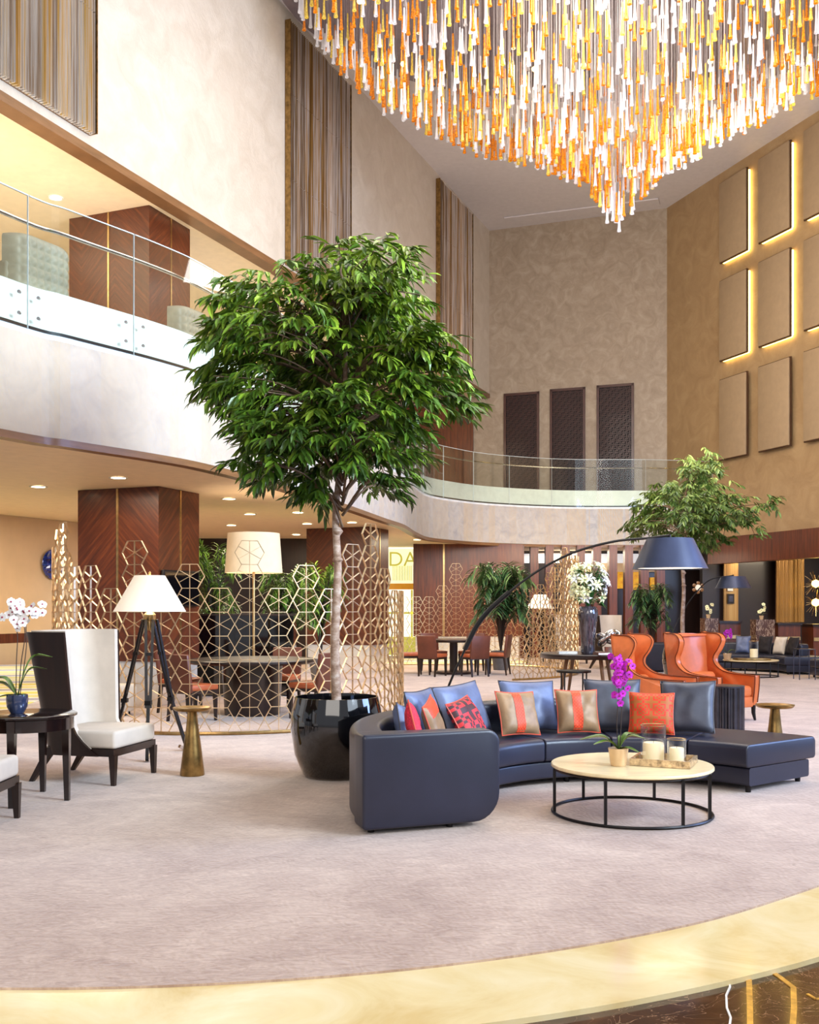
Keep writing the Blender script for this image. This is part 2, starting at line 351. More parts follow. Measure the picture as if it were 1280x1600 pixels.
def dup(root, loc, rz, label, group=None, scale=1):
    r = root.copy(); C.objects.link(r); r.location = loc; r.rotation_euler = (0, 0, rz); r['label'] = label; r.scale = (scale,) * 3
    if group: r['group'] = group
    for ch in list(root.children):
        c = ch.copy(); C.objects.link(c); c.parent = r
        for g in list(ch.children):
            d = g.copy(); C.objects.link(d); d.parent = c
    return r
def catmull(P, n=8):
    P = [Vector(p) for p in P]; out = []
    for i in range(len(P) - 1):
        a = P[i - 1] if i else P[0] * 2 - P[1]; b, c = P[i], P[i + 1]; d = P[i + 2] if i + 2 < len(P) else c * 2 - b
        for k in range(n):
            t = k / n; out.append(.5 * ((2 * b) + (c - a) * t + (2 * a - 5 * b + 4 * c - d) * t * t + (3 * b - a - 3 * c + d) * t ** 3))
    out.append(P[-1]); return out
def offset(P, d):
    out = []
    for i, p in enumerate(P):
        t = (P[min(i + 1, len(P) - 1)] - P[max(i - 1, 0)]); t = Vector((t.x, t.y)).normalized()
        out.append(Vector((p.x - t.y * d, p.y + t.x * d)))
    return out
def ribbon(g, P, z0, z1, d):                # wall of thickness d following curve P (2d)
    Q = offset(P, d); n = len(P)
    vs = []
    for p, q in zip(P, Q): vs += [(p.x, p.y, z0), (q.x, q.y, z0), (q.x, q.y, z1), (p.x, p.y, z1)]
    fs = []
    for i in range(n - 1):
        a, b = 4 * i, 4 * i + 4
        for k in range(4): fs.append((a + k, a + (k + 1) % 4, b + (k + 1) % 4, b + k))
    fs += [(3, 2, 1, 0), tuple(4 * (n - 1) + k for k in range(4))]
    g.add(vs, fs)

# ------------------------------------------------------------------ camera
cam = bpy.data.cameras.new('camera'); co = bpy.data.objects.new('camera', cam); C.objects.link(co)
co.location = (0, 0, H); co.rotation_euler = (PI / 2, 0, 0)
cam.sensor_fit = 'HORIZONTAL'; cam.sensor_width = 36; cam.lens = F / 1280 * 36; cam.shift_y = (HY - 800) / 1280; cam.clip_end = 200; cam.clip_start = .05
bpy.context.scene.camera = co

# ------------------------------------------------------------------ setting
ZC, ZF, ZS, ZT = 3.3, 4.95, 8.74, 14.35       # low ceiling, gallery floor, gallery ceiling, atrium ceiling
struct(G().box((0, 20, -.06), (44, 50, .08)).build('floor', M['darkmarble']))
arc = [Vector((-1.5 + 5.3 * math.cos(R(a)), 9.3 + 5.3 * math.sin(R(a)))) for a in range(200, 313, 3)]
edge = catmull([Vector((p.x, p.y)) for p in arc[::3]] + [Vector(p) for p in ((3.0, 6.2), (3.9, 7.2), (4.9, 8.9), (5.8, 11.2), (6.8, 14), (9, 17), (14, 20))], 5)
carp = [tuple(p) for p in edge] + [(14, 44), (-18, 44), (-18, 7.5)]
struct(G().prism(carp, 0, .012).build('floor_carpet', M['carpet'], smooth=0))
Q = [Vector((p.x, p.y)) for p in edge]; inn = offset(Q, -.04); outr = offset(Q, -.59)
g = G(); vs = []
for a, b in zip(offset(Q, .05), outr): vs += [(a.x, a.y, -.02), (b.x, b.y, -.02), (b.x, b.y, .002), (a.x, a.y, .002)]
fs = []
for i in range(len(Q) - 1):
    for k in range(4): fs.append((4 * i + k, 4 * i + (k + 1) % 4, 4 * i + 4 + (k + 1) % 4, 4 * i + 4 + k))
g.add(vs, fs); struct(g.build('trim_1', M['creammarble'], smooth=0))
g = G()
for poly, w in (([(1169, 1500), (1171, 1540), (1172, 1575), (1173, 1640)], 0.022), ([(1196, 1512), (1218, 1526), (1240, 1543), (1241, 1575), (1236, 1640)], .022), ([(1262, 1553), (1275, 1561), (1290, 1560)], .012)):
    pp = [fl(x, y, -.018) for x, y in poly]
    for a, b in zip(pp, pp[1:]): g.bar(a, b, w, .004)
struct(g.build('trim_2', M['goldvein'], smooth=0))
g = G(); pp = [fl(x, y, -.018) for x, y in [(1138, 1524), (1141, 1542), (1135, 1555), (1136, 1575), (1142, 1590), (1138, 1620)]]
for a, b in zip(pp, pp[1:]): g.bar(a, b, .008, .004)
struct(g.build('trim_3', M['white'], smooth=0))
# gallery slab with curving parapet
pts = []
for px, py in ((0, 675), (110, 693), (250, 715), (330, 731), (440, 760), (540, 791), (600, 812), (630, 822), (648, 833), (670, 841.5), (717, 846.5), (764, 849.5), (830, 851.8), (900, 853)):
    D = (ZC - H) * F / (HY - py); pts.append(Vector(((px - CX) / F * D, D)))
pts = [Vector((-8.2, 2.0)), Vector((-6.1, 6.5))] + pts + [Vector((7.0, 30.35)), Vector((9.1, 30.75))]
par = catmull(pts, 6)
slab = [tuple(p) for p in par] + [(9.15, 44), (-18, 44), (-18, 2)]
struct(G().prism(slab, ZC + .004, 4.4).build('ceiling', M['soffit'], smooth=0))
g = G(); ribbon(g, offset(par, .09), 4.3, ZF, .3); struct(g.build('trim_4', M['slab'], smooth=30))
struct(G().prism([tuple(p) for p in offset(par, .2)] + [(9.15, 44), (-18, 44), (-18, 2)], ZF - .1, ZF - .01).build('floor_gallery', M['slab'], smooth=0))
g = G(); ribbon(g, par, ZC - .0, 4.48, .12); struct(g.build('wall_parapet', M['parapet'], smooth=30))
g = G(); ribbon(g, offset(par, -.03), ZC - .05, ZC + .03, .16); struct(g.build('trim_5', M['trimwood'], smooth=30))
struct(G().prism([(9.1, 30.9), (12.2, 22), (20, 20), (20, 44), (9.1, 44)], ZC, ZC + .2).build('ceiling_reception', M['dark'], smooth=0))
g = G(); ribbon(g, offset(par, -.012), 4.455, 4.487, .02); struct(g.build('trim_12', M['black'], smooth=30))
# balustrade
bal = thing('glass_balustrade', 'frameless glass balustrade with steel handrail along the curved gallery edge', 'balustrade', (0, 0, 0))
gl = offset(par, -.035); seglen = 0; cuts = [0]; 
for i in range(1, len(gl)):
    seglen += (gl[i] - gl[i - 1]).length
    if seglen > 1.3 or i == len(gl) - 1: cuts.append(i); seglen = 0
for a, b in zip(cuts, cuts[1:]):
    if b - a < 1: continue
    P = [p.copy() for p in gl[a:b + 1]]
    P[0] = P[0] + (P[1] - P[0]).normalized() * .008; P[-1] = P[-1] + (P[-2] - P[-1]).normalized() * .008
    g = G(); ribbon(g, P, 4.44, 5.85, .014); g.build('glass_panel', M['glass'], bal, 30)
    g = G(); ribbon(g, P, 5.85, 5.862, .014); ribbon(g, [P[-1] - (P[-1] - P[-2]).normalized() * .005, P[-1]], 4.44, 5.85, .015); g.build('glass_edge', M['glassedge'], bal, 30)
    for e, f in ((P[0], P[1]), (P[-1], P[-2])):
        q = e + (f - e).normalized() * .12
        if q.y < 9 or q.y > 20: continue
        for z in (4.58, 4.8): G().lathe([(.018, -.01), (.018, .02)], 10, (0, 0, 0), Matrix.Translation((q.x, q.y, z)) @ Matrix.Rotation(PI / 2, 4, 'X')).build('fixing_bolt', M['silver'], bal)
g = G(); g.tube([(p.x, p.y, 5.62) for p in offset(par, .1)], .022, 8); g.build('handrail', M['silver'], bal)
# upper left wall
P0 = Vector((-5.77, 14.4)); dw = Vector((8.5, 20.6)).normalized(); nw = Vector((-dw.y, dw.x))     # nw points behind the wall
def wpt(P, d, px):
    k = (px - CX) / F; t = (k * P.y - P.x) / (d.x - k * d.y); q = P + d * t; return t, q
def wz(q, py): return H + (HY - py) / F * q.y
def wallbox(g, P, d, t0, t1, n0, n1, z0, z1):
    n = Vector((-d.y, d.x)); c = [P + d * t0 + n * n0, P + d * t1 + n * n0, P + d * t1 + n * n1, P + d * t0 + n * n1]
    g.prism([tuple(q) for q in c], z0, z1)
tend = (Vector((2.73, 35)) - P0).length
g = G(); wallbox(g, P0, dw, -13, tend, 0, .3, ZS, ZT); struct(g.build('wall_left', M['upper'], smooth=0))
g = G(); wallbox(g, P0, dw, -13, tend - .02, -.03, .27, ZS - .12, ZS + .02); struct(g.build('trim_6', M['trimwood'], smooth=0))
a = P0 + dw * -13; b = P0 + dw * tend
struct(G().prism([(a.x - .2, a.y), (b.x - .2, b.y + .1), (-1, 40), (-18, 40), (-18, 2)], ZS - .02, ZS + .15).build('ceiling_gallery', M['soffit'], smooth=0))
struct(G().prism([(-16, 2), (19.3, 2), (8.4, 33.1), (2.7, 35.2), (-3, 38), (-16, 38)], ZT, ZT + .2).build('ceiling_atrium', M['ceil'], smooth=0))
g = G(); Pb = Vector((2.73, 35)); db = (Vector((8.3, 33)) - Pb).normalized(); Lb = (Vector((8.3, 33)) - Pb).length
wallbox(g, Pb, db, -6, Lb + .02, 0, .3, ZF, ZT); struct(g.build('wall_back', M['back'], smooth=0))
t0, q0 = wpt(Pb, db, 672); t1, q1 = wpt(Pb, db, 740)
g = G(); wallbox(g, Pb, db, t0 - 3, t1, -.08, -.005, ZF, ZS - .25); struct(g.build('wall_wood_gallery', M['wood'], smooth=0))
Pr = Vector((8.3, 33)); dr = Vector((.355, -1)).normalized()
g = G(); wallbox(g, Pr, dr, 0, 30, 0, .3, 3.55, ZT); struct(g.build('wall_right', M['right'], smooth=0))
g = G(); wallbox(g, Pr, dr, 2.2, 30, -.04, .3, 2.78, 3.55); struct(g.build('trim_7', M['wood'], smooth=0))
g = G(); g.prism([(-10.5, 14), (-1.8, 37), (-2.2, 37.2), (-10.9, 14.2)], ZF, ZS); struct(g.build('wall_gallery', M['beige'], smooth=0))
g = G(); 
g.bar((3.2, 34.0, ZT - .03), (7.9, 32.4, ZT - .03), .5, .04); struct(g.build('trim_8', M['ceil'], smooth=0))
# three fretwork grilles on back wall
for k, (xa, xb, yt, lab) in enumerate(((788, 843, 616, 'dark square fretwork grille on the back wall, nearest the wooden panelling'), (860, 915, 609, 'dark square fretwork grille on the back wall, middle of the three'), (933, 991, 603, 'dark square fretwork grille on the back wall, nearest the right wall'))):
    ta, qa = wpt(Pb, db, xa); tb, qb = wpt(Pb, db, xb); z1 = wz(qa, yt); w = tb - ta
    c = Pb + db * ((ta + tb) / 2); t = thing('fretwork_grille', lab, 'grille', (c.x, c.y, ZF), math.atan2(db.y, db.x)); h = z1 - ZF
    G().box((0, -.012, h / 2), (w - .02, .02, h - .02)).build('backing', M['void'], t, 0)
    g = G(); 
    for sx in (-1, 1): g.box((sx * (w / 2 - .04), -.045, h / 2), (.08, .07, h))
    for z in (.04, h - .04): g.box((0, -.045, z), (w, .07, .08))
    g.build('frame', M['grille'], t, 0)
    g = G(); r2 = random.Random(k); nx, nz = 10, 30; cw = (w - .16) / nx; ch = (h - .16) / nz
    for i in range(nx):
        for j in range(nz):
            x = -w / 2 + .08 + (i + .5) * cw; z = .08 + (j + .5) * ch
            if (i + j) % 2: g.box((x, -.035, z), (cw * 1.5, .02, .018)); g.box((x, -.035, z + ch * .5), (cw * 1.0, .02, .018))
            else: g.box((x, -.035, z), (.018, .02, ch * 1.6)); g.box((x + cw * .5, -.035, z), (.018, .02, ch))
    g.build('fretwork', M['grille'], t, 0)
# metal rod panels on upper wall
for (xa, xb, pyb, zt, lab, thick) in ((-70, 139, 212, ZT - .02, 'gold and silver metal rod panel at the near end of the high wall', .12), (445, 541, 410, ZT - .3, 'tall bronze and silver metal rod panel beside the pale plaster wall', .06), (681, 733, 586, ZT - .2, 'narrow far metal rod panel near the back corner of the high wall', .06)):
    ta, qa = wpt(P0, dw, xa); tb, qb = wpt(P0, dw, xb); z0 = max(wz(qb, pyb), ZS + .0) if xa < 0 else ZS + .08
    t = thing('rod_panel', lab, 'wall panel', (qa.x, qa.y, z0), math.atan2(dw.y, dw.x)); L = tb - ta; h = zt - z0
    G().box((L / 2, -.02, h / 2), (L, .03, h)).build('backing', M['trimwood'], t, 0)
    for (za, zb) in ((0, h * .35), (h * .35 + .012, h * .7), (h * .7 + .012, h)):
        g = G(); n = int(L / .06)
        for i in range(n):
            x = (i + .5) * L / n; dd = .03 + .05 * noise.noise(Vector((x * 2.3, 0, 3)))
            g.add([(x - .022, -.035, za), (x, -.06 - thick * .5 - dd, za), (x + .022, -.035, za), (x - .022, -.035, zb), (x, -.06 - thick * .5 - dd, zb), (x + .022, -.035, zb)], [(0, 1, 4, 3), (1, 2, 5, 4), (0, 2, 1), (3, 4, 5)])
        g.build('rod_section', M['slatmetal'] if thick > .1 else M['slatbronze'], t, 0)
    for x in (0, L): G().box((x, -.07 - thick * .2, h / 2), (.02, .1 + thick * .4, h)).build('edge_strip', M['bronze'], t, 0)
# columns
def column(name, lab, corner, wl, wr, z0, z1, plinth):
    cdl = Vector((-.93, .37)); cdr = Vector((.37, .93))
    t = thing(name, lab, 'column', (corner[0], corner[1], z0), math.atan2(-cdl.y, -cdl.x))       # local x = -cdl..., body spans x in [-wl,0], y in [0,wr]
    h = z1 - z0
    if plinth: G().box((-wl / 2, wr / 2, plinth / 2), (wl - .04, wr - .04, plinth)).build('plinth', M['plinth'], t, 0)
    G().box((-wl / 2, wr / 2, (h + plinth) / 2), (wl, wr, h - plinth - .002)).build('veneer_cladding', M['chev'], t, 0)
    g = G(); g.box((-wl * .5, -.004, (h + plinth) / 2), (.035, .014, h - plinth - .01)); g.box((.004, wr * .52, (h + plinth) / 2), (.014, .035, h - plinth - .01))
    g.build('metal_strip', M['brass'], t, 0); return t
column('column', 'square column clad in dark chevron walnut, behind the tripod lamp', (-3.75, 15.3), 1.49, 1.08, .012, ZC, .66)
column('column', 'square chevron walnut column directly behind the big ficus trunk', (-.89, 23.04), 1.6, 1.07, .012, ZC, .62)
column('column', 'dark walnut column standing on the upper gallery behind the glass', (-4.68, 18.4), 1.78, 1.29, ZF - .01, ZS - .02, 0)
# far walls of the lower level
struct(G().prism([(-9.6, 16.5), (-5.4, 25.6), (-5.8, 25.8), (-10, 16.7)], .97, ZC).build('wall_beige', M['beige'], smooth=0))
struct(G().prism([(-9.6, 16.5), (-5.4, 25.6), (-5.8, 25.8), (-10, 16.7)], .78, .97).build('baseboard_left', M['wood'], smooth=0))
struct(G().prism([(-13.5, 25.4), (-7.0, 27.6), (-7.0, 27.9), (-13.5, 25.7)], .0, ZC).build('wall_far_left', M['beige'], smooth=0))
struct(G().box((-3.2, 27.2, 1.65), (5.1, .3, 3.3)).build('wall_dark', M['darkwood'], smooth=0))
g = G(); g.box((1.67, 29.55, (ZC + .65) / 2), (3.12, .3, ZC - .65)); struct(g.build('wall_walnut', M['wood'], smooth=0))
struct(G().box((1.67, 29.55, .33), (3.0, .26, .64)).build('wall_walnut_plinth', M['plinth'], smooth=0))
g = G(); g.box((.985, 29.39, (ZC + .65) / 2), (.05, .03, ZC - .65)); struct(g.build('trim_9', M['brass'], smooth=0))
struct(G().box((5.6, 32.9, 3.05), (5.0, .06, .3)).build('glow_strip', M['paleglow'], smooth=0))  # glowing strip put in for the pale light between the fin tops
struct(G().box((6.6, 32.9, 2.76), (3.0, .06, .28)).build('trim_11', M['soffit'], smooth=0))
# shopfront beyond
t = thing('shopfront', 'brightly lit shopfront with DA lettering between the columns', 'shopfront', (-.35, 31, .012))
G().box((0, .1, 1.64), (1.6, .06, 3.28)).build('light_wall', M['shopfront'], t, 0)
G().box((0, .0, 2.72), (1.6, .05, 1.06)).build('sign_panel', M['shopsign'], t, 0)
G().box((0, -.05, 2.1), (1.6, .1, .18)).build('lintel', M['shoporange'], t, 0)
g = G(); 
for x in (-.55, .42): g.box((x, -.02, 1.0), (.06, .06, 2.0))
g.box((0, -.02, 1.3), (1.6, .06, .06)); g.box((0, -.02, .55), (1.6, .06, .06)); g.box((0, -.03, .28), (1.6, .05, .5)); g.build('frame', M['shopyellow'], t, 0)
g = G()
for i in range(12): g.box((-.15 + i * .05, -.035, 2.5), (.02, .02, .45), Matrix.Rotation(.0, 4, 'Y'))
g.build('decal_lines', M['shopyellow'], t, 0)
fc = bpy.data.curves.new('lettering', 'FONT'); fc.body = 'DA'; fc.size = .62; fc.extrude = .01; fc.materials.append(M['shopyellow'])
ft = bpy.data.objects.new('text_source', fc); C.objects.link(ft); bpy.context.view_layer.update(); fo = bpy.data.objects.new('lettering', bpy.data.meshes.new_from_object(ft)); bpy.data.objects.remove(ft); C.objects.link(fo); fo.parent = t; fo.location = (-.30, -.04, 2.72); fo.rotation_euler = (PI / 2, 0, 0)
# striped floor rug on left
o = G().prism([(-11.5, 13.0), (-5.7, 14.0), (-6.0, 18.0), (-7.3, 27.3), (-12.8, 25.2)], .013, .02).build('striped_rug', M['stripes'], smooth=0)
tag(o, 'bright yellow, white and grey striped rug on the floor beyond the cream chair', 'rug')
o = G().prism([(-.7, 26.6), (3.2, 26.6), (3.2, 29.2), (-.7, 29.2)], .013, .02).build('striped_rug', M['stripes'], smooth=0)
tag(o, 'yellow and white striped rug in front of the lit shopfront', 'rug')
# wood fins
for i, px in enumerate((834.5, 858, 883, 907, 932, 957, 981.5, 1006, 1031)):
    D = 30.2; x = (px - CX) / F * D
    o = G().box((0, 0, (ZC) / 2), (.235, .3, ZC - .02)).build('wooden_fin', M['wood'], smooth=0, loc=(x, D, .012)); tag(o, 'tall walnut fin in the row screening the bar below the gallery', 'room divider', 'walnut fins')
G2 = G().box((3.2, 29.9, 1.65), (.24, .5, 3.28)); struct(G2.build('trim_10', M['wood'], smooth=0))
# amber lit shelves at bar
for px, py in ((970, 905), (994, 907), (1022, 912)):
    p = at(px, py, 33.0); o = G().box((0, 0, 0), (.2 if px < 1000 else .24, .12, .6 if px < 1000 else .4)).build('lit_shelf_niche', M['yellow'], smooth=0, loc=p)
    tag(o, {970: 'slim amber lit niche between the walnut fins', 994: 'slim amber lit niche beside the big grey lamp shade', 1022: 'bright yellow lit niche above the potted palm'}[px], 'niche')
struct(G().prism([(3.1, 33.1), (9.5, 33.1), (9.5, 33.4), (3.1, 33.4)], 0.012, ZC).build('wall_bar_back', M['darkwood'], smooth=0))
# ------------------------------------------------------------------ reception (right, under the wall)
struct(G().box((12.5, 31.6, 1.65), (7.0, .3, 3.28)).build('wall_reception', M['dark'], smooth=0))
struct(G().box((16.0, 28, 1.65), (.3, 7, 3.28)).build('wall_reception_side', M['dark'], smooth=0))
def bx(px0, px1, py0, py1, D, th=.1):
    a = at(px0, py1, D); b = at(px1, py0, D); return ((a.x + b.x) / 2, D, (a.z + b.z) / 2), (b.x - a.x, th, b.z - a.z)
c, d = bx(1131, 1153, 874, 970, 31.2); o = G().box((0, 0, 0), d).build('gold_wall_panel', M['slatgold'], smooth=0, loc=c); tag(o, 'narrow plain gold wall panel behind the small blue lamp shade', 'wall panel')
t = thing('fluted_wall_cladding', 'wide fluted gold metal panel behind the reception desks', 'wall panel', (*at(1235, 972, 30.9).xy, at(0, 972, 30.9).z))
c, d = bx(1213, 1257, 872, 972, 30.9)
G().box((0, .04, d[2] / 2), (d[0], .04, d[2])).build('backing', M['trimwood'], t, 0)
g = G(); n = 22
for i in range(n): g.lathe([(.02, 0), (.02, d[2])], 6, (-d[0] / 2 + (i + .5) * d[0] / n, 0, 0))
g.build('fluting', M['slatgold'], t, 60)
c, d = bx(1137, 1147, 918, 943, 31.1, .06)
t = thing('wall_telephone_box', 'small dark framed device with a white notice on the gold panel', 'wall device', (c[0], 31.1, c[2]))
G().box((0, 0, -.1), (.2, .06, .3)).build('casing', M['black'], t, 0); G().box((-.02, -.01, .24), (.16, .04, .2)).build('notice', M['white'], t, 0); G().box((0, -.035, -.1), (.12, .01, .18)).build('display', M['greyfluted'], t, 0)
t = thing('wall_rosette', 'round pale floral rosette mounted on the dark reception wall', 'wall ornament', (*at(1091, 918, 31.3).xy, at(0, 918, 31.3).z))
for k in range(6):
    a = k * PI / 3 + .5; G().lathe([(.0, -.02), (.055, -.02), (.055, .01), (.0, .03)], 10, (0, 0, 0), Matrix.Translation((.14 * math.cos(a), 0, .14 * math.sin(a))) @ Matrix.Rotation(PI / 2, 4, 'X'), False).build('petal', M['trimwood'], t)
G().lathe([(.0, -.02), (.09, -.02), (.09, .02), (.0, .05)], 14, (0, 0, 0), Matrix.Rotation(PI / 2, 4, 'X'), False).build('centre', M['white'], t)
def desk(px0, px1, pyt, D, lab):
    a = at(px0, pyt, D); b = at(px1, pyt, D); w = b.x - a.x; h = a.z - .012
    t = thing('reception_desk', lab, 'reception desk', ((a.x + b.x) / 2, D, .012))
    G().box((0, 0, h / 2 - .03), (w, .8, h - .06)).build('carcass', M['wood'], t, 0)
    G().box((0, 0, h - .03), (w + .06, .9, .06)).build('worktop', M['darkwood'], t, 0)
    G().box((0, -.41, h * .62), (w * .98, .02, .09)).build('brass_inlay', M['brass'], t, 0); return t
desk(1208, 1242, 973, 27.2, 'walnut reception desk with a brass inlay below the fluted gold panel')
desk(1118, 1150, 970, 27.6, 'walnut reception desk behind the tan wing chair')
desk(1262, 1290, 975, 27.0, 'walnut reception desk at the end of the row, under the spiky light')
for px0, px1, pyt, lab in ((1177, 1206, 968, 'veined brown marble pedestal with gold base, left of the walnut desk under the fluted panel'), (1098, 1119, 966, 'veined brown marble pedestal partly hidden by the tan wing chair')):
    D = 26.6; a = at(px0, pyt, D); b = at(px1, pyt, D); w = b.x - a.x; h = a.z - .012
    t = thing('marble_pedestal', lab, 'pedestal', ((a.x + b.x) / 2, D, .012))
    G().box((0, 0, h * .62), (w, .45, h * .76)).build('marble_block', M['veined'], t, 0); G().box((0, 0, h * .12), (w * .98, .43, h * .24)).build('gold_base', M['brass'], t, 0)
t = thing('spiky_wall_light', 'glowing starburst wall light at the reception edge', 'light', (*at(1275, 912, 30).xy, at(0, 912, 30).z))
r2 = random.Random(3)
for zz in (0, -.55):
    G().lathe([(.0, -.12), (.1, -.07), (.12, 0), (.1, .07), (.0, .12)], 12, (0, 0, zz), None, False).build('bulb', M['led'], t)
    g = G()
    for k in range(40):
        v = Vector((r2.gauss(0, 1), r2.gauss(0, 1), r2.gauss(0, 1))).normalized(); g.bar(Vector((0, 0, zz)) + v * .1, Vector((0, 0, zz)) + v * (.25 + .2 * r2.random()), .008)
    g.build('spikes', M['brass'], t)

# ------------------------------------------------------------------ nine wall panels on the right wall
rows = [('top', (288, 413)), ('middle', (440, 566)), ('bottom', (594, 720.5))]
cols = [('first', 1132, 1175), ('second', 1193, 1243), ('third', 1264, 1320)]
tA, qA = wpt(Pr, dr, 1133)
for rn, (ya, yb) in rows:
    z1 = wz(qA, ya); z0 = wz(qA, yb)
    for cn, xa, xb in cols:
        ta, qa = wpt(Pr, dr, xa); tb, qb = wpt(Pr, dr, xb); L = tb - ta; c = qa - Vector((-dr.y, dr.x)) * .16
        lit = rn != 'bottom'
        t = thing('wall_panel', f"{'backlit' if lit else 'unlit'} taupe fabric wall panel, {rn} row, {cn} from the corner", 'wall panel', (c.x, c.y, z0), math.atan2(dr.y, dr.x)); h = z1 - z0
        G().rbox((L / 2, -.02, h / 2), (L - .05, .06, h - .05), .015, 2).build('fabric_face', M['panel'], t, 30)
        G().box((L / 2, .02, h / 2), (L, .05, h)).build('panel_edge', M['paneledge'], t, 0)
        G().box((L / 2, .1, h / 2), (L - .3, .12, h - .3)).build('spacer', M['paneledge'], t, 0)
        if lit:
            g = G(); g.box((L - .05, .1, h / 2), (.07, .05, h - .1)); g.box((L / 2, .1, .03), (L - .1, .05, .05)); g.build('light_strip', M['led'], t, 0)

# ------------------------------------------------------------------ downlights
def downlight(x, y, z, lab, grp):
    t = thing('ceiling_downlight', lab, 'ceiling light', (x, y, z), 0, grp)
    G().lathe([(.1, 0), (.13, 0), (.13, -.014), (.1, -.01)], 20, cap=False).build('trim_ring', M['white'], t)
    G().lathe([(.0, -.004), (.1, -.004), (.1, -.009), (0, -.009)], 20, cap=False).build('lens', M['lens'], t)
for px, py in ((185, 746), (358, 779), (390.5, 803), (361.5, 820.5), (465.5, 800.5), (480, 818), (463, 835), (550, 816), (652, 843), (701, 851), (790, 852.5), (905, 853.5), (440, 843), (60, 760)):
    D = (ZC - H) * F / (HY - py)
    x = (px - CX) / F * D
    downlight(x, D, ZC, 'small round recessed downlight in the low cream ceiling under the gallery', 'downlights under the gallery')
for px, py in ((87, 307), (372, 462)):
    D = (ZS - H) * F / (HY - py); downlight((px - CX) / F * D, D, ZS - .02, 'round downlight in the gallery ceiling ' + ('left of the upper walnut column' if px < 100 else 'near the top of the big ficus'), 'gallery downlights')

# ------------------------------------------------------------------ hexagon lattice screens
def hexscreen(lab, cx, cy, Rr, a0, a1, tops, h=.284, w=.345, loc_lab='room divider'):
    t = thing('hexagon_screen', lab, loc_lab, (cx, cy, .012))
    n = int(abs(R(a1 - a0)) * Rr / w); g = G(); da = R(a1 - a0) / n; fl_ = w * .27
    def P(u, z, rr=0):
        a = R(a0) + da * u; return Vector(((Rr + rr) * math.cos(a), (Rr + rr) * math.sin(a), z))
    for i in range(n):
        m = P(i + .5, 0); X, Y = m.x + cx, m.y + cy; px = CX + F * X / Y
        best = min(tops, key=lambda q: abs(q[0] - px) + (0 if (q[2] is None or (q[2] == (Y < cy))) else 1e4))
        ztop = H + (HY - best[1]) / F * Y; k = max(1, round((ztop - .05) / h))
        rad = Vector((m.x, m.y, 0)).normalized()
        def bar(u0, z0, u1, z1, ww=.0075): g.bar(P(i + .5 + u0, z0), P(i + .5 + u1, z1), ww, .024, rad)
        for j in range(k):
            z = .04 + j * h; f = .27
            pts = [(-f, z), (f, z), (.5, z + h / 2), (f, z + h), (-f, z + h), (-.5, z + h / 2)]
            for q in range(6):
                if q == 0 and j: continue
                a, b = pts[q], pts[(q + 1) % 6]; bar(a[0], a[1], b[0], b[1])
            bar(0, z, 0, z + h, .005); e = .36
            bar(-e, z + h * .25, e, z + h * .75, .005); bar(-e, z + h * .75, e, z + h * .25, .005)
    g.build('lattice', M['lattice'], t, 0)
    g = G(); N = 60; pp = [P(n * i / N, .022) for i in range(N + 1)]; g.tube(pp, .022, 6); g.build('base_rail', M['brass'], t); return t
T1 = [(85, 850, None), (94, 815, None), (107, 850, None), (118, 884, None), (131, 884, True), (157, 920, True), (190, 884, True), (227, 846, True), (270, 918, True), (313, 885, True), (358, 923, True), (403, 850, True), (447, 924, True), (486, 889, True), (520, 926, True), (553, 857, True), (580, 826, True), (600, 896, True), (612, 930, True), (622, 960, None), (630, 935, None)]
hexscreen('curved hexagon lattice screen of champagne metal wrapped round the nearer dining table', -2.45, 14.19, 2.36, 172, 372, T1, h=.277, w=.335)
T2 = [(803, 990, True), (826, 979, True), (838, 945, True), (850, 958, True), (860, 912, True), (872, 880, True), (880, 862, None), (890, 868, None), (660, 936, False), (682, 954, False), (700, 920, False), (722, 887, False), (742, 903, False), (765, 920, False), (790, 915, False), (812, 905, False), (835, 915, False), (855, 900, False), (870, 885, False)]
hexscreen('far curved hexagon lattice screen behind the round dining table with six chairs', .8, 23.3, 3.0, -65, 112, T2, h=.284, w=.34)

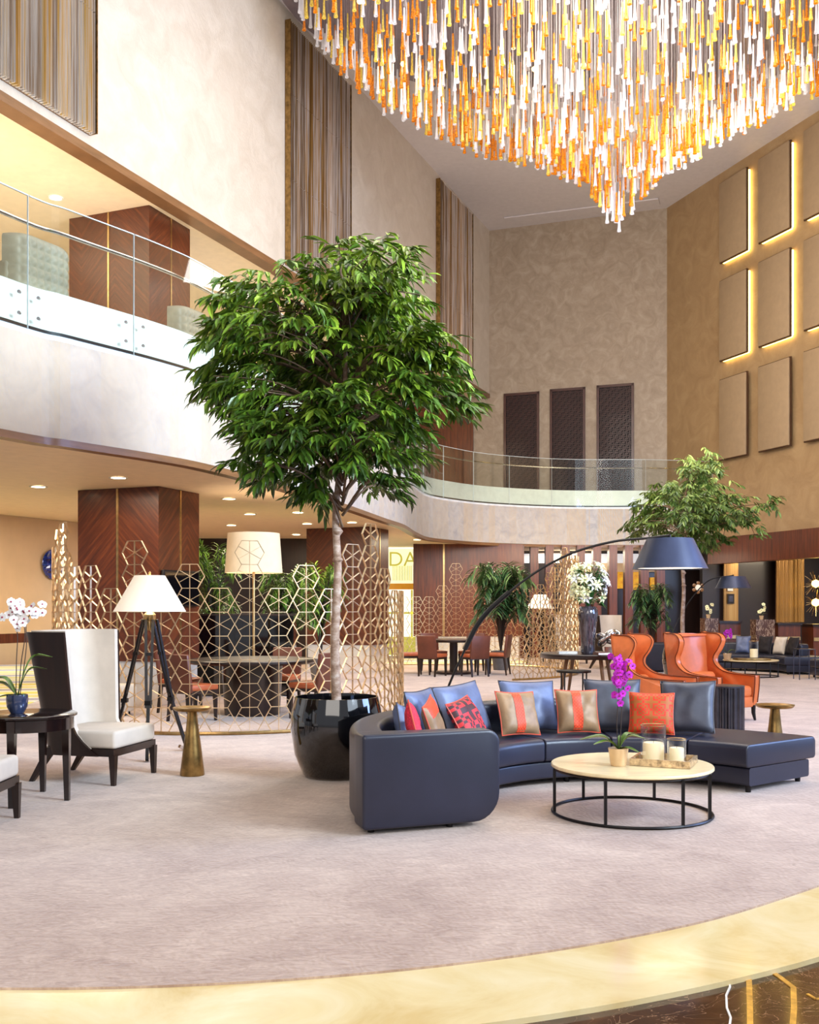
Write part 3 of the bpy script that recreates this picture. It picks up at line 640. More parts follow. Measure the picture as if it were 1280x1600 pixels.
# ------------------------------------------------------------------ plants
def crown_tree(lab, base, D, trunk_px, blobs, leafm, top_py, nt, per, zf, seed, planter=True):
    r = random.Random(seed); bx_, by_ = base
    t = thing('potted_ficus', lab, 'potted tree', (bx_, by_, .012))
    X = lambda px: (px - trunk_px) / F * D
    Z = lambda py: H + (HY - py) / F * D - .012
    if planter:
        prof = [(.0, 0), (.26, 0), (.3, .03), (.37, .2), (.405, .42), (.4, .56), (.375, .66), (.365, .7), (.35, .7), (.345, .62), (.0, .6)]
        G().lathe(prof, 64, cap=False).build('planter', M['gloss'], t, 60)
        G().lathe([(.0, .63), (.2, .635), (.344, .62)], 24, cap=False).build('soil', M['soil'], t)
    ztop = Z(top_py)
    tp = [Vector((0, 0, .6)), Vector((-.015, .01, 1.2)), Vector((.01, 0, 1.8)), Vector((-.01, .01, 2.3)), Vector((.04, 0, 2.8)), Vector((.07, .02, 3.3)), Vector((.08, .0, ztop - .5))]
    g = G(); g.tube(catmull(tp, 4), [.045 - .028 * i / 24 for i in range(25)], 10)
    for zz in (1.9, 2.15): g.tube([(0, 0, zz - .03), (.01, 0, zz), (0, 0, zz + .03)], [.03, .048, .03], 8)
    g.build('trunk', M['bark'], t, 60)
    L = G(); B = G(); tot = sum(b[2] ** 2 for b in blobs)
    for (px, py, rp) in blobs:
        n = max(11, int(nt * rp * rp / tot)); cx_, cz, rr = X(px), Z(py), rp / F * D
        dmax = math.sqrt(max(.1, (1.28 * D / 9 * zf) ** 2 - cx_ ** 2)) * .75
        cyl = [r.uniform(-dmax, dmax) for _ in range(3)]
        for cy_ in cyl:
            c = Vector((cx_, cy_, cz)); s0 = Vector((.05, 0, min(ztop - .7, max(2.0 * (ztop / 4.8), cz - .3))))
            mid = (s0 + c) / 2 + Vector((0, 0, .12)); B.tube(catmull([s0, mid, c], 4), [.013, .012, .011, .01, .009, .008, .007, .006, .005], 5)
            for k in range(max(2, n // 3)):
                v = Vector((r.gauss(0, 1), r.gauss(0, 1), r.gauss(0, 1))).normalized() * (r.random() ** .45) * rr
                v.z *= .85; p = c + v; out = (Vector((p.x, p.y, 0)) * .7 + v * .6); out.z = 0
                out = (out.normalized() if out.length > .01 else Vector((1, 0, 0))) + Vector((r.gauss(0, .35), r.gauss(0, .35), r.uniform(-.75, .15)))
                if py < 430 * (1 if D < 12 else 0) : out.z += .55
                out.normalize(); tw = .28
                if r.random() < .5: B.tube([c + v * .3, p], [.006, .004], 4, False)
                q = p - out * tw * .4
                for i in range(per):
                    f = i / per; pos = q + out * tw * f; side = 1 if i % 2 else -1
                    sd = out.cross(Vector((0, 0, 1))).normalized() * side
                    d = out * (.6 + f * .7) + sd * (.9 - f * .5) + Vector((r.gauss(0, .22), r.gauss(0, .22), -.35 + r.gauss(0, .25)))
                    L.leaf(pos, d, Vector((r.gauss(0, .3), r.gauss(0, .3), 1)), r.uniform(.12, .185), r.uniform(.034, .047), r.uniform(.0, .26))
    B.build('branches', M['twig'], t, 60); L.build('foliage', leafm, t, 0); return t
blobs1 = [(545, 395, 42), (500, 425, 45), (590, 415, 50), (640, 420, 24), (440, 455, 50), (400, 470, 42), (545, 470, 75), (610, 480, 60), (370, 500, 36), (350, 560, 32), (400, 545, 55), (460, 550, 65), (540, 560, 75), (620, 560, 65), (665, 560, 42), (345, 600, 30), (380, 615, 40), (690, 600, 42), (722, 625, 24), (430, 630, 50), (490, 640, 50), (580, 640, 55), (640, 640, 48), (400, 670, 35), (420, 700, 32), (460, 705, 38), (520, 700, 35), (590, 700, 34), (640, 690, 28), (400, 735, 18), (480, 745, 28), (610, 752, 16), (560, 735, 22)]
blobs1 = [(a, b + (26 if b < 460 else 8 if b < 520 else 0), c * (.9 if b < 460 else 1)) for a, b, c in blobs1] + [(530, 380, 22), (560, 372, 18), (490, 720, 30), (540, 655, 40), (570, 700, 32), (470, 680, 30), (430, 745, 22), (500, 770, 14), (620, 720, 24), (430, 690, 40), (500, 665, 45), (385, 640, 34), (560, 670, 45)]
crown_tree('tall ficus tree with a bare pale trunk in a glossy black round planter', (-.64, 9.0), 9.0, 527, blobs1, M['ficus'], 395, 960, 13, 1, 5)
blobs2 = [(1072, 735, 20), (1050, 760, 26), (1092, 762, 32), (1115, 790, 38), (1040, 785, 30), (1012, 783, 16), (1150, 800, 20), (1075, 805, 42), (1030, 815, 26), (1120, 825, 30), (1068, 840, 30), (1105, 850, 22), (1130, 842, 16), (1012, 812, 12)]
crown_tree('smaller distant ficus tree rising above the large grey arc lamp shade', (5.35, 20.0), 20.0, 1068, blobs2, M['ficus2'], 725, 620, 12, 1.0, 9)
def palm(lab, p, ht, spread, nf, m, seed, pot='planterg', name='potted_palm', pot_h=.45, bushy=1.0):
    r = random.Random(seed); t = thing(name, lab, 'potted plant', (p[0], p[1], .012))
    G().lathe([(0, 0), (.17, 0), (.24, pot_h), (.22, pot_h), (.2, pot_h - .05), (0, pot_h - .05)], 24, cap=False).build('pot', M[pot], t, 50)
    g = G(); S = G()
    for i in range(nf):
        a = r.uniform(0, 2 * PI); e = r.uniform(.25, 1) ** .7; h = ht * r.uniform(.55, 1); rr = spread * e
        P = catmull([Vector((0, 0, pot_h - .05)), Vector((math.cos(a) * rr * .2, math.sin(a) * rr * .2, pot_h + (h - pot_h) * .6)), Vector((math.cos(a) * rr * .65, math.sin(a) * rr * .65, h)), Vector((math.cos(a) * rr, math.sin(a) * rr, h - .07 * ht * e - .03))], 6)
        S.tube(P, [.012 * (1 - .7 * k / len(P)) for k in range(len(P))], 4, False)
        for k in range(7, len(P)):
            tdir = (P[k] - P[k - 1]).normalized(); sd = tdir.cross(Vector((0, 0, 1))).normalized()
            for s_ in (-1, 1):
                g.leaf(P[k], tdir * .8 + sd * s_ + Vector((0, 0, r.uniform(-.25, .25))), Vector((0, 0, 1)), r.uniform(.16, .26) * bushy, .034 * bushy, .3)
    S.build('stems', M['stem'], t); g.build('fronds', m, t, 0); return t
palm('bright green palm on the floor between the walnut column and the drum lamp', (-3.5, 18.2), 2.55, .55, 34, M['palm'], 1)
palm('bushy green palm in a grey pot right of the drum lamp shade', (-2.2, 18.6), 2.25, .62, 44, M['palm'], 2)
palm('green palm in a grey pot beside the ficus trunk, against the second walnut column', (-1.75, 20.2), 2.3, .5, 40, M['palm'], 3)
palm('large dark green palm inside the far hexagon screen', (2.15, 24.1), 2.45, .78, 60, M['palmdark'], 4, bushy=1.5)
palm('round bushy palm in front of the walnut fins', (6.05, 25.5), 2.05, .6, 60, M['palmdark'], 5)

# ------------------------------------------------------------------ big curved sofa
def sector(g, C0, prof, a0, a1, n, endround=0.0):
    """sweep a closed (r,z) outline round an arc, closing the ends; endround rounds them off"""
    pc = [sum(p[0] for p in prof) / len(prof), sum(p[1] for p in prof) / len(prof)]
    rings = []; rm = pc[0]
    def ring(a, s): return [((pc[0] + (p[0] - pc[0]) * s[0]) * math.cos(a) + C0[0], (pc[0] + (p[0] - pc[0]) * s[0]) * math.sin(a) + C0[1], pc[1] + (p[1] - pc[1]) * s[1]) for p in prof]
    w = max(p[0] for p in prof) - min(p[0] for p in prof); hh = max(p[1] for p in prof) - min(p[1] for p in prof)
    if endround:
        for k in range(4):
            th = PI / 2 * k / 4; d = endround * (1 - math.sin(th)); ins = endround * (1 - math.cos(PI / 2 - th)); ins = endround * (1 - math.sin(th)) 
            e = endround * (1 - math.sqrt(max(0, 1 - (1 - k / 4) ** 2))); rings.append(ring(a0 + endround * (k / 4) / rm, (1 - 2 * e / w, 1 - 2 * e / hh)))
        a0i, a1i = a0 + endround / rm, a1 - endround / rm
    else: a0i, a1i = a0, a1
    for i in range(n + 1): rings.append(ring(a0i + (a1i - a0i) * i / n, (1, 1)))
    if endround:
        for k in range(3, -1, -1):
            e = endround * (1 - math.sqrt(max(0, 1 - (1 - k / 4) ** 2))); rings.append(ring(a1 - endround * (k / 4) / rm, (1 - 2 * e / w, 1 - 2 * e / hh)))
    m = len(prof); vs = [p for r_ in rings for p in r_]; fs = []
    for i in range(len(rings) - 1):
        for k in range(m): fs.append((i * m + k, i * m + (k + 1) % m, (i + 1) * m + (k + 1) % m, (i + 1) * m + k))
    fs += [tuple(range(m))[::-1], tuple((len(rings) - 1) * m + k for k in range(m))]
    g.add(vs, fs)
def rrect(r0, r1, z0, z1, rad, n=4):
    """rounded rectangle outline; rad = (inner-bottom, outer-bottom, outer-top, inner-top)"""
    out = []
    for (cx_, cz, a, rd) in ((r0, z0, 180, rad[0]), (r1, z0, 270, rad[1]), (r1, z1, 0, rad[2]), (r0, z1, 90, rad[3])):
        sx = 1 if cx_ == r0 else -1; sz = 1 if cz == z0 else -1
        for k in range(n + 1):
            th = R(a + 90 * k / n); out.append((cx_ + sx * rd + rd * math.cos(th), cz + sz * rd + rd * math.sin(th)))
    return out
SC = Vector((1.70, 7.38, .012))
def big_sofa(loc, rz, lab):
    t = thing('curved_sofa', lab, 'sofa', loc, rz)
    g = G(); sector(g, (0, 0), rrect(1.27, 2.12, .055, .20, (.02,) * 4), R(37.5), R(196), 60, .0); g.build('base', M['leather'], t, 30)
    for k, (a, b) in enumerate(((37, 61), (61.3, 90), (90.3, 118), (118.3, 146), (146.3, 172), (172.3, 196))):
        g = G(); sector(g, (0, 0), rrect(1.22, 2.2 if k == 0 else 1.98, .205, .39, (.03, .03, .045, .045)), R(a), R(b), 14, .015); g.build('seat_cushion', M['leather'], t, 50)
    g = G(); sector(g, (0, 0), rrect(1.90, 2.13, .06, .645, (.02, .03, .05, .05)), R(60.5), R(198), 60, .05); g.build('backrest', M['leather'], t, 50)
    g = G(); sector(g, (0, 0), rrect(1.16, 2.14, .035, .655, (.19, .03, .02, .09), 7), R(194.5), R(200.9), 3, .02); g.build('arm', M['leather'], t, 35)
    for a, r_ in ((39.5, 1.32), (40, 2.1), (70, 1.4), (70, 2.02), (105, 1.4), (140, 1.4), (140, 2.02), (175, 1.4), (105, 2.02), (175, 2.02), (197.5, 1.5), (197.5, 2.05)):
        G().lathe([(.022, 0), (.026, .06)], 12, (r_ * math.cos(R(a)), r_ * math.sin(R(a)), 0)).build('foot', M['black'], t)
    return t
big_sofa(SC, 0, 'large curved slate leather sofa covered in cushions, around the pale coffee table')
big_sofa((7.0, 22.6, .012), R(-45), 'distant curved slate leather sofa beyond the tan wing chairs')

# ------------------------------------------------------------------ cushions
def pillow_fn(w, h, th, sgn, seed):
    def f(u, v):
        a, b = 2 * u - 1, 2 * v - 1
        x = a * w / 2 * (1 - .07 * (1 - b * b) * abs(a)); z = b * h / 2 * (1 - .07 * (1 - a * a) * abs(b))
        e = max(0, (1 - a ** 4)) * max(0, (1 - b ** 4)); y = sgn * (th / 2) * (e ** .55) * (1 + .22 * noise.noise(Vector((a * 2.2 + seed, b * 2.2, sgn))))
        return Vector((x, y, z + h / 2))
    return f
def cushion(lab, px_, th_deg, r_, w, h, m, lean=18, roll=0, band=None, pipe='pipe', th=.15, dz=0, yaw=0, name='throw_cushion', SCc=None, group=None, bandm=None, zoff=.40):
    S_ = SCc or SC; a = R(th_deg); p = Vector((S_[0] + r_ * math.cos(a), S_[1] + r_ * math.sin(a), zoff + .008 + dz))
    t = thing(name, lab, 'cushion', p)
    # local +y is the back; cushion faces the arc centre
    t.rotation_mode = 'XYZ'
    Mx = Matrix.Rotation(a - PI / 2 + R(yaw), 4, 'Z') @ Matrix.Rotation(R(-lean), 4, 'X') @ Matrix.Translation((0, 0, h / 2)) @ Matrix.Rotation(R(roll), 4, 'Y') @ Matrix.Translation((0, 0, -h / 2))
    t.rotation_euler = Mx.to_euler(); off = Mx.to_translation(); t.location = p + off
    g = G(); sd = hash(lab) % 97 if False else len(lab)
    N = 20
    for sg in (-1, 1): g.grid(pillow_fn(w, h, th, sg, sd), N, N)
    t.location.z = zoff + .0125 + off.z * 0 - min((Mx @ Vector(v)).z for v in g.v) + off.z
    g.build('cover', m, t, 80)
    pts = []; f = pillow_fn(w, h, th, 0, sd)
    for k in range(N): pts.append(f(k / N, 0))
    for k in range(N): pts.append(f(1, k / N))
    for k in range(N): pts.append(f(1 - k / N, 1))
    for k in range(N): pts.append(f(0, 1 - k / N))
    g = G(); g.tube(pts, .006, 6, closed=True); g.build('piping', M[pipe], t)
    if band:
        u0, u1, v0, v1 = band; g = G(); f0 = pillow_fn(w, h, th + .006, -1, sd)
        g.grid(lambda u, v: f0(u0 + (u1 - u0) * u, v0 + (v1 - v0) * v), 8, 16); g.build('woven_band', bandm or M['band'], t, 80)
    return t
cs, cd, tp_ = M['cushion'], M['cushiondark'], M['taupe']
cushion('steel blue satin cushion at the deep left curve of the sofa', 0, 155, 1.70, .50, .44, cs, 14)
cushion('large steel blue satin cushion behind the red key-pattern cushion', 0, 137.5, 1.62, .58, .46, cs, 22, -3)
cushion('red cushion with dark geometric key pattern, leaning on the large blue one', 0, 146, 1.41, .38, .36, M['fret'], 28, -8, pipe='redpipe', th=.13)
cushion('taupe cushion with an orange patterned top stripe in the left curve', 0, 165, 1.52, .34, .36, tp_, 16, -12, band=(0, 1, .68, 1), pipe='redpipe', th=.10)
cushion('small slate satin cushion tilted against the inner end of the sofa', 0, 172.5, 1.73, .34, .34, cs, 10, 10, th=.11)
cushion('plain crimson textured cushion nearest the sofa arm', 0, 184.5, 1.64, .32, .32, M['crimson'], 12, 32, pipe='redpipe', th=.10)
cushion('taupe cushion with a vertical orange rosette band, left one, partly behind the blue pillow', 0, 122, 1.42, .40, .38, tp_, 20, 3, band=(.32, .54, .02, .98), pipe='redpipe', th=.14)
cushion('steel blue satin cushion between the two taupe banded cushions', 0, 112, 1.66, .54, .45, cs, 20, 2)
cushion('taupe cushion with a vertical orange rosette band, right one, behind the orchid leaves', 0, 99.5, 1.44, .38, .38, tp_, 18, 1, band=(.34, .56, .02, .98), pipe='redpipe', th=.14)
cushion('slate grey satin cushion directly behind the purple orchid', 0, 86.5, 1.64, .50, .46, cd, 18, 0)
cushion('vermilion and olive fretwork cushion behind the tall candle glass', 0, 75, 1.4, .38, .36, M['fret2'], 16, 0, pipe='redpipe', th=.14)
cushion('big dark slate satin cushion at the right end of the sofa back', 0, 64.5, 1.54, .47, .46, cd, 20, -2)
S2 = (7.0, 22.6, .012)
for a_, mm, lab in ((94, cs, 'bright blue cushion on the distant sofa'), (76, M['void'], 'black cushion on the distant sofa next to the blue one'), (62, tp_, 'pale taupe cushion on the distant sofa between two black ones'), (48, M['void'], 'black cushion at the open end of the distant sofa')):
    mm = M['cream'] if mm is tp_ else mm
    cushion(lab, 0, a_ - 34, 1.60, .34, .42, mm, 16, 0, SCc=S2)

# ------------------------------------------------------------------ round coffee table and what stands on it
def coffee_table(loc, lab):
    t = thing('coffee_table', lab, 'coffee table', loc)
    G().lathe([(0, .33), (.56, .33), (.575, .338), (.575, .352), (.57, .358), (0, .358)], 72, cap=False).build('tabletop', M['travertine'], t, 40)
    g = G(); N = 64
    for z, rr in ((.012, .565), (.322, .55)): g.tube([(rr * math.cos(2 * PI * k / N), rr * math.sin(2 * PI * k / N), z) for k in range(N)], .011, 6, closed=True)
    g.build('ring_frame', M['black'], t)
    for a in (183, 240, 250 + 45, 315 + 14, 60, 118): G().box((.56 * math.cos(R(a)), .56 * math.sin(R(a)), .17), (.02, .02, .31)).build('leg', M['black'], t, 0)
    return t
CT = Vector((1.60, 7.38, .012)); coffee_table(CT, 'round pale stone coffee table on a black ring frame in the sofa curve')
coffee_table((7.3, 21.9, .012), 'distant round pale coffee table beside the tan wing chair')
ZTb = .012 + .358 + .001
def orchid(lab, loc, potm, potr, poth, stems, petm, leaves, fr=.03, seed=1, lipm='lip', roundpot=False):
    r = random.Random(seed); t = thing('potted_orchid', lab, 'potted orchid', loc)
    pr = [(0, 0), (potr * .72, 0), (potr * .78, .012), (potr, poth), (potr * .9, poth), (potr * .88, poth * .88), (0, poth * .88)] if not roundpot else [(0, 0), (potr * .6, 0), (potr * .92, poth * .35), (potr, poth * .75), (potr * .94, poth), (potr * .85, poth), (potr * .84, poth * .85), (0, poth * .85)]
    G().lathe(pr, 32, cap=False).build('pot', M[potm], t, 50)
    G().lathe([(0, poth * .93), (potr * .86, poth * .88)], 20, cap=False).build('moss', M['soil'], t)
    for (a, L, e) in leaves:
        d = Vector((math.cos(R(a)), math.sin(R(a)), 0)); c = catmull([Vector((0, 0, poth * .9)), d * L * .4 + Vector((0, 0, poth * .9 + L * e)), d * L + Vector((0, 0, poth * .9 + L * (e * 1.15 - .12)))], 6); n = len(c)
        sd = Vector((-d.y, d.x, 0)); g = G()
        def fn(u, v, c=c, sd=sd, n=n, L=L):
            i = min(n - 1, int(round(u * (n - 1)))); wd = L * .13 * math.sin(PI * (.06 + .92 * u)) ** .6; s_ = 2 * v - 1
            return c[i] + sd * s_ * wd + Vector((0, 0, abs(s_) * wd * .5))
        g.grid(fn, n - 1, 4); g.build('leaf', M['orchidleaf'], t, 80)
    for pts, nfl, sp in stems:
        c = catmull(pts, 8); G().tube(c, .0035, 6).build('flower_stem', M['stem'], t)
        for k in range(nfl):
            f = 1 - sp * k / max(1, nfl - 1); p = c[int(f * (len(c) - 1))]
            off = Vector((r.uniform(-1, 1), r.uniform(-1.1, .3), r.uniform(-.3, .5))).normalized() * fr * 1.3
            n = (off.normalized() + Vector((0, -1.2, 0))).normalized(); q = p + off; g = G(); X_ = n.to_track_quat('Z', 'Y').to_matrix().to_4x4(); X_.translation = q
            for j in range(5):
                aa = 2 * PI * j / 5 + PI / 2; wd = fr * (.62 if j in (1, 4) else .42)
                d = Vector((math.cos(aa), math.sin(aa), .12)); s_ = Vector((-math.sin(aa), math.cos(aa), 0))
                vs = [Vector((0, 0, 0)), d * fr * .5 + s_ * wd, d * fr + Vector((0, 0, -.1 * fr)), d * fr * .5 - s_ * wd, d * fr * .85 + s_ * wd * .7, d * fr * .85 - s_ * wd * .7]
                g.add(vs, [(0, 1, 4, 2, 5, 3)], X_)
            fo_ = g.build('flower', petm, t, 0)
            G().lathe([(0, 0), (fr * .2, fr * .1), (fr * .12, fr * .35), (0, fr * .4)], 6, (0, 0, 0), X_, False).build('lip', M[lipm], fo_)
    return t
def V3(*a): return Vector(a)
orchid('purple orchid in a champagne pot on the pale coffee table', CT + V3(-.115, -.1, .359), 'pot', .072, .125,
       [([V3(0, 0, .1), V3(-.01, 0, .3), V3(0, -.01, .5), V3(.0, -.02, .66), V3(-.03, -.03, .78)], 26, .55), ([V3(.01, 0, .1), V3(.02, 0, .3), V3(.03, -.01, .52), V3(.05, -.02, .64), V3(.07, -.04, .72)], 15, .38)], M['magenta'],
       [(175, .27, .32), (200, .2, .3), (32, .2, .5), (-22, .19, .5), (60, .16, .5), (310, .18, .1)], .027, 2)
TB = Vector((-2.95, 7.9, .012))
orchid('white orchid in a small blue-grey bowl on the round black side table', TB + V3(-.07, -.02, .669), 'bluepot', .082, .145,
       [([V3(-.01, 0, .12), V3(-.005, 0, .4), V3(0, 0, .62), V3(-.05, -.02, .74), V3(-.16, -.03, .72)], 9, .38), ([V3(.01, 0, .12), V3(.03, 0, .38), V3(.06, 0, .62), V3(.02, -.02, .8), V3(-.02, -.03, .84)], 16, .42), ([V3(.02, 0, .12), V3(.07, .0, .5), V3(.07, 0, .68), V3(.12, -.02, .78), V3(.17, -.03, .8)], 9, .35)], M['whitepetal'],
       [(170, .26, .5), (190, .28, .35), (10, .26, 1.1), (25, .22, .9), (200, .16, .05), (330, .1, .15)], .037, 4, roundpot=True)
# tray with candles
t = thing('square_tray', 'square shell mosaic tray on the pale coffee table', 'tray', CT + V3(.23, -.02, .359), R(-24))
G().box((0, 0, .006), (.40, .34, .01)).build('tray_base', M['traystone'], t, 0)
g = G()
for s_ in (-1, 1): g.box((s_ * .2, 0, .026), (.018, .358, .05)); g.box((0, s_ * .17, .026), (.382, .018, .05))
g.build('tray_rim', M['traystone'], t, 0)
def hurricane(lab, lab2, loc, r_, h, cr, chh):
    t = thing('hurricane_glass', lab, 'candle holder', loc)
    G().lathe([(0, 0), (r_, 0), (r_, h), (r_ - .004, h), (r_ - .004, .008), (0, .008)], 40, cap=False).build('glass_cylinder', M['vaseglass'], t, 50)
    g = G(); g.tube([((r_ - .002) * math.cos(2 * PI * k / 32), (r_ - .002) * math.sin(2 * PI * k / 32), h) for k in range(32)], .0028, 5, closed=True); g.build('gold_rim', M['brass'], t)
    c = thing('pillar_candle', lab2, 'candle', Vector(loc) + V3(0, 0, .010))
    G().lathe([(0, 0), (cr, 0), (cr, chh - .006), (cr - .006, chh), (cr * .6, chh - .004), (0, chh - .006)], 32, cap=False).build('wax', M['wax'], c, 50)
    G().tube([(0, 0, chh - .006), (.002, 0, chh + .012)], .0015, 5).build('wick', M['black'], c)
hurricane('taller clear glass candle cylinder on the mosaic tray', 'wide ivory pillar candle inside the taller glass', CT + V3(.165, .03, .372), .09, .26, .075, .125)
hurricane('shorter clear glass candle cylinder at the tray edge', 'slim ivory pillar candle inside the shorter glass', CT + V3(.31, -.06, .372), .068, .17, .052, .1)
# things on distant coffee table
z2 = .012 + .358
t = thing('serving_tray', 'flat tan tray on the distant pale coffee table', 'tray', (7.25, 21.7, z2 + .001)); G().rbox((0, 0, .02), (.7, .35, .04), .01, 2).build('tray_body', M['bronze'], t, 30)
hurricane('glass candle cylinder on the distant coffee table tray', 'white candle in the distant glass cylinder', V3(7.3, 21.7, z2 + .045), .1, .36, .08, .18)
orchid('small purple orchid beyond the right tan wing chair', (6.75, 21.75, z2 + .001), 'pot', .09, .14, [([V3(0, 0, .1), V3(.02, 0, .4), V3(0, -.02, .62)], 9, .35)], M['magenta'], [(0, .2, .4), (180, .2, .4)], .05, 6)
for px, D, z, lab in ((1190, 26.6, None, 'white orchid on the marble pedestal left of the brass inlaid desk'), (1107, 26.6, None, 'white orchid on the half hidden marble pedestal')):
    zz = at(px, 968 if px > 1150 else 966, D).z + .002
    orchid(lab, (at(px, 0, D).x, D, zz), 'pot', .06, .1, [([V3(0, 0, .08), V3(.0, 0, .2), V3(.05, 0, .34)], 7, .6)], M['lily'], [(0, .16, .4), (180, .14, .4)], .05, px)

# ------------------------------------------------------------------ arc lamps
def arc_lamp(lab, base, pts, shade_c, rt, rb, sh, thick=(0, 0)):
    t = thing('arc_floor_lamp', lab, 'floor lamp', base); b = Vector(base)
    G().lathe([(0, 0), (.2, 0), (.2, .03), (.18, .04), (0, .04)], 40, cap=False).build('base', M['black'], t)
    P = catmull([Vector(p) - b for p in pts], 8); G().tube(P, .012, 8).build('arched_pole', M['black'], t)
    i0, i1 = thick
    if i1: G().tube(P[i0:i1], .026, 8).build('pole_sleeve', M['black'], t)
    c = Vector(shade_c) - b
    G().lathe([(rb, 0), (rt, sh), (rt - .012, sh), (rb - .012, .004)], 48, tuple(c), None, False).build('shade', M['greyshade'], t, 50)
    G().lathe([(0, sh - .002), (rt - .006, sh - .002)], 48, tuple(c), None, False).build('shade_top', M['greyshade'], t)
    G().lathe([(0, .012), (rb - .014, .012)], 48, tuple(c), None, False).build('diffuser', M['glow'], t)
    G().tube([c + V3(0, 0, sh), c + V3(0, 0, sh + .04)], .012, 8).build('stem', M['black'], t); return t
A = lambda px, py, D: at(px, py, D)
arc_lamp('large arc lamp with a slate cone shade reaching over the sofa', (.24, 10.2, .012),
         [(.24, 10.2, .03), A(684, 1120, 10.18), A(700, 1075, 10.15), A(720, 1029, 10.12), A(749, 972, 10.1), A(790, 930, 10.05), A(844, 890, 10), A(900, 862, 9.9), A(960, 846, 9.8), A(1010, 841, 9.72), A(1046, 836.5, 9.65)], (A(1047, 889, 9.65).x, 9.65, A(0, 889, 9.65).z), .215, .35, .285, (26, 42))
arc_lamp('distant arc lamp with a small blue-grey shade over the far sofa', (5.2, 20.7, .012), [(5.2, 20.7, .03), A(1046, 1010, 20.9), A(1060, 970, 21), A(1083, 932, 21), A(1110, 906, 21), A(1146, 899, 21)], (A(1146, 919, 21).x, 21, A(0, 919, 21).z), .24, .36, .24, (0, 0))

# ------------------------------------------------------------------ tripod lamps
def tripod(loc, lab, first=None, rz=0, scale=1):
    if first: return dup(first, loc, rz, lab, None, scale)
    t = thing('tripod_floor_lamp', lab, 'floor lamp', loc)
    G().lathe([(.355, 1.44), (.15, 1.80), (.145, 1.80), (.348, 1.44)], 24, cap=False).build('lamp_shade', M['shade'], t, 30)
    G().lathe([(0, 1.80), (.012, 1.80), (.015, 1.83), (0, 1.845)], 12, cap=False).build('finial', M['brass'], t)
    g = G(); g.lathe([(.045, 1.34), (.06, 1.36), (.06, 1.41), (.03, 1.44), (.012, 1.46), (.012, 1.8)], 16); g.lathe([(.03, 1.25), (.05, 1.3), (.045, 1.36)], 12); g.build('swivel_head', M['brass'], t)
    for a in (50, 178, 281):
        d = Vector((math.cos(R(a)), math.sin(R(a)), 0)); s_ = Vector((-d.y, d.x, 0)); g = G(); foot = d * (.46 if a != 178 else .40)
        for k in (-1, 1): g.bar(d * .06 + s_ * .035 * k + V3(0, 0, 1.36), d * .27 + s_ * .018 * k + V3(0, 0, .5), .028, .022, d)
        g.bar(d * .235 + V3(0, 0, .62), foot + V3(0, 0, .02), .032, .026, d)
        g.box((0, 0, 0), (.06, .07, .04), Matrix.Translation(d * .255 + V3(0, 0, .55)))
        g.bar(d * .14 - s_ * .03 + V3(0, 0, 1.02), d * .14 + s_ * .03 + V3(0, 0, 1.02), .05, .03)
        lg = g.build('leg', M['black'], t, 0)
        g = G(); g.bar(d * .365 + V3(0, 0, .055), foot + V3(0, 0, .0), .036, .03, d); g.build('foot_cap', M['silver'], lg, 0)
    return t
tl = tripod((-2.6, 10.25, .012), 'black tripod floor lamp with a cream cone shade behind the cream wing chair')
tripod((3.35, 26.2, .012), 'far tripod lamp with white shade seen through the hexagon tower', tl, .4)
# drum floor lamp
t = thing('drum_floor_lamp', 'floor lamp with a big beige drum shade behind the nearer hexagon screen', 'floor lamp', (-2.45, 16.1, .012))
G().lathe([(.45, 2.02), (.405, 2.64), (.398, 2.64), (.442, 2.02)], 48, cap=False).build('lamp_shade', M['drumshade'], t, 50)
G().tube([(0, 0, .03), (0, 0, 2.5)], .022, 10).build('pole', M['brass'], t); G().lathe([(0, 0), (.2, 0), (.2, .03), (0, .035)], 32, cap=False).build('base', M['brass'], t)

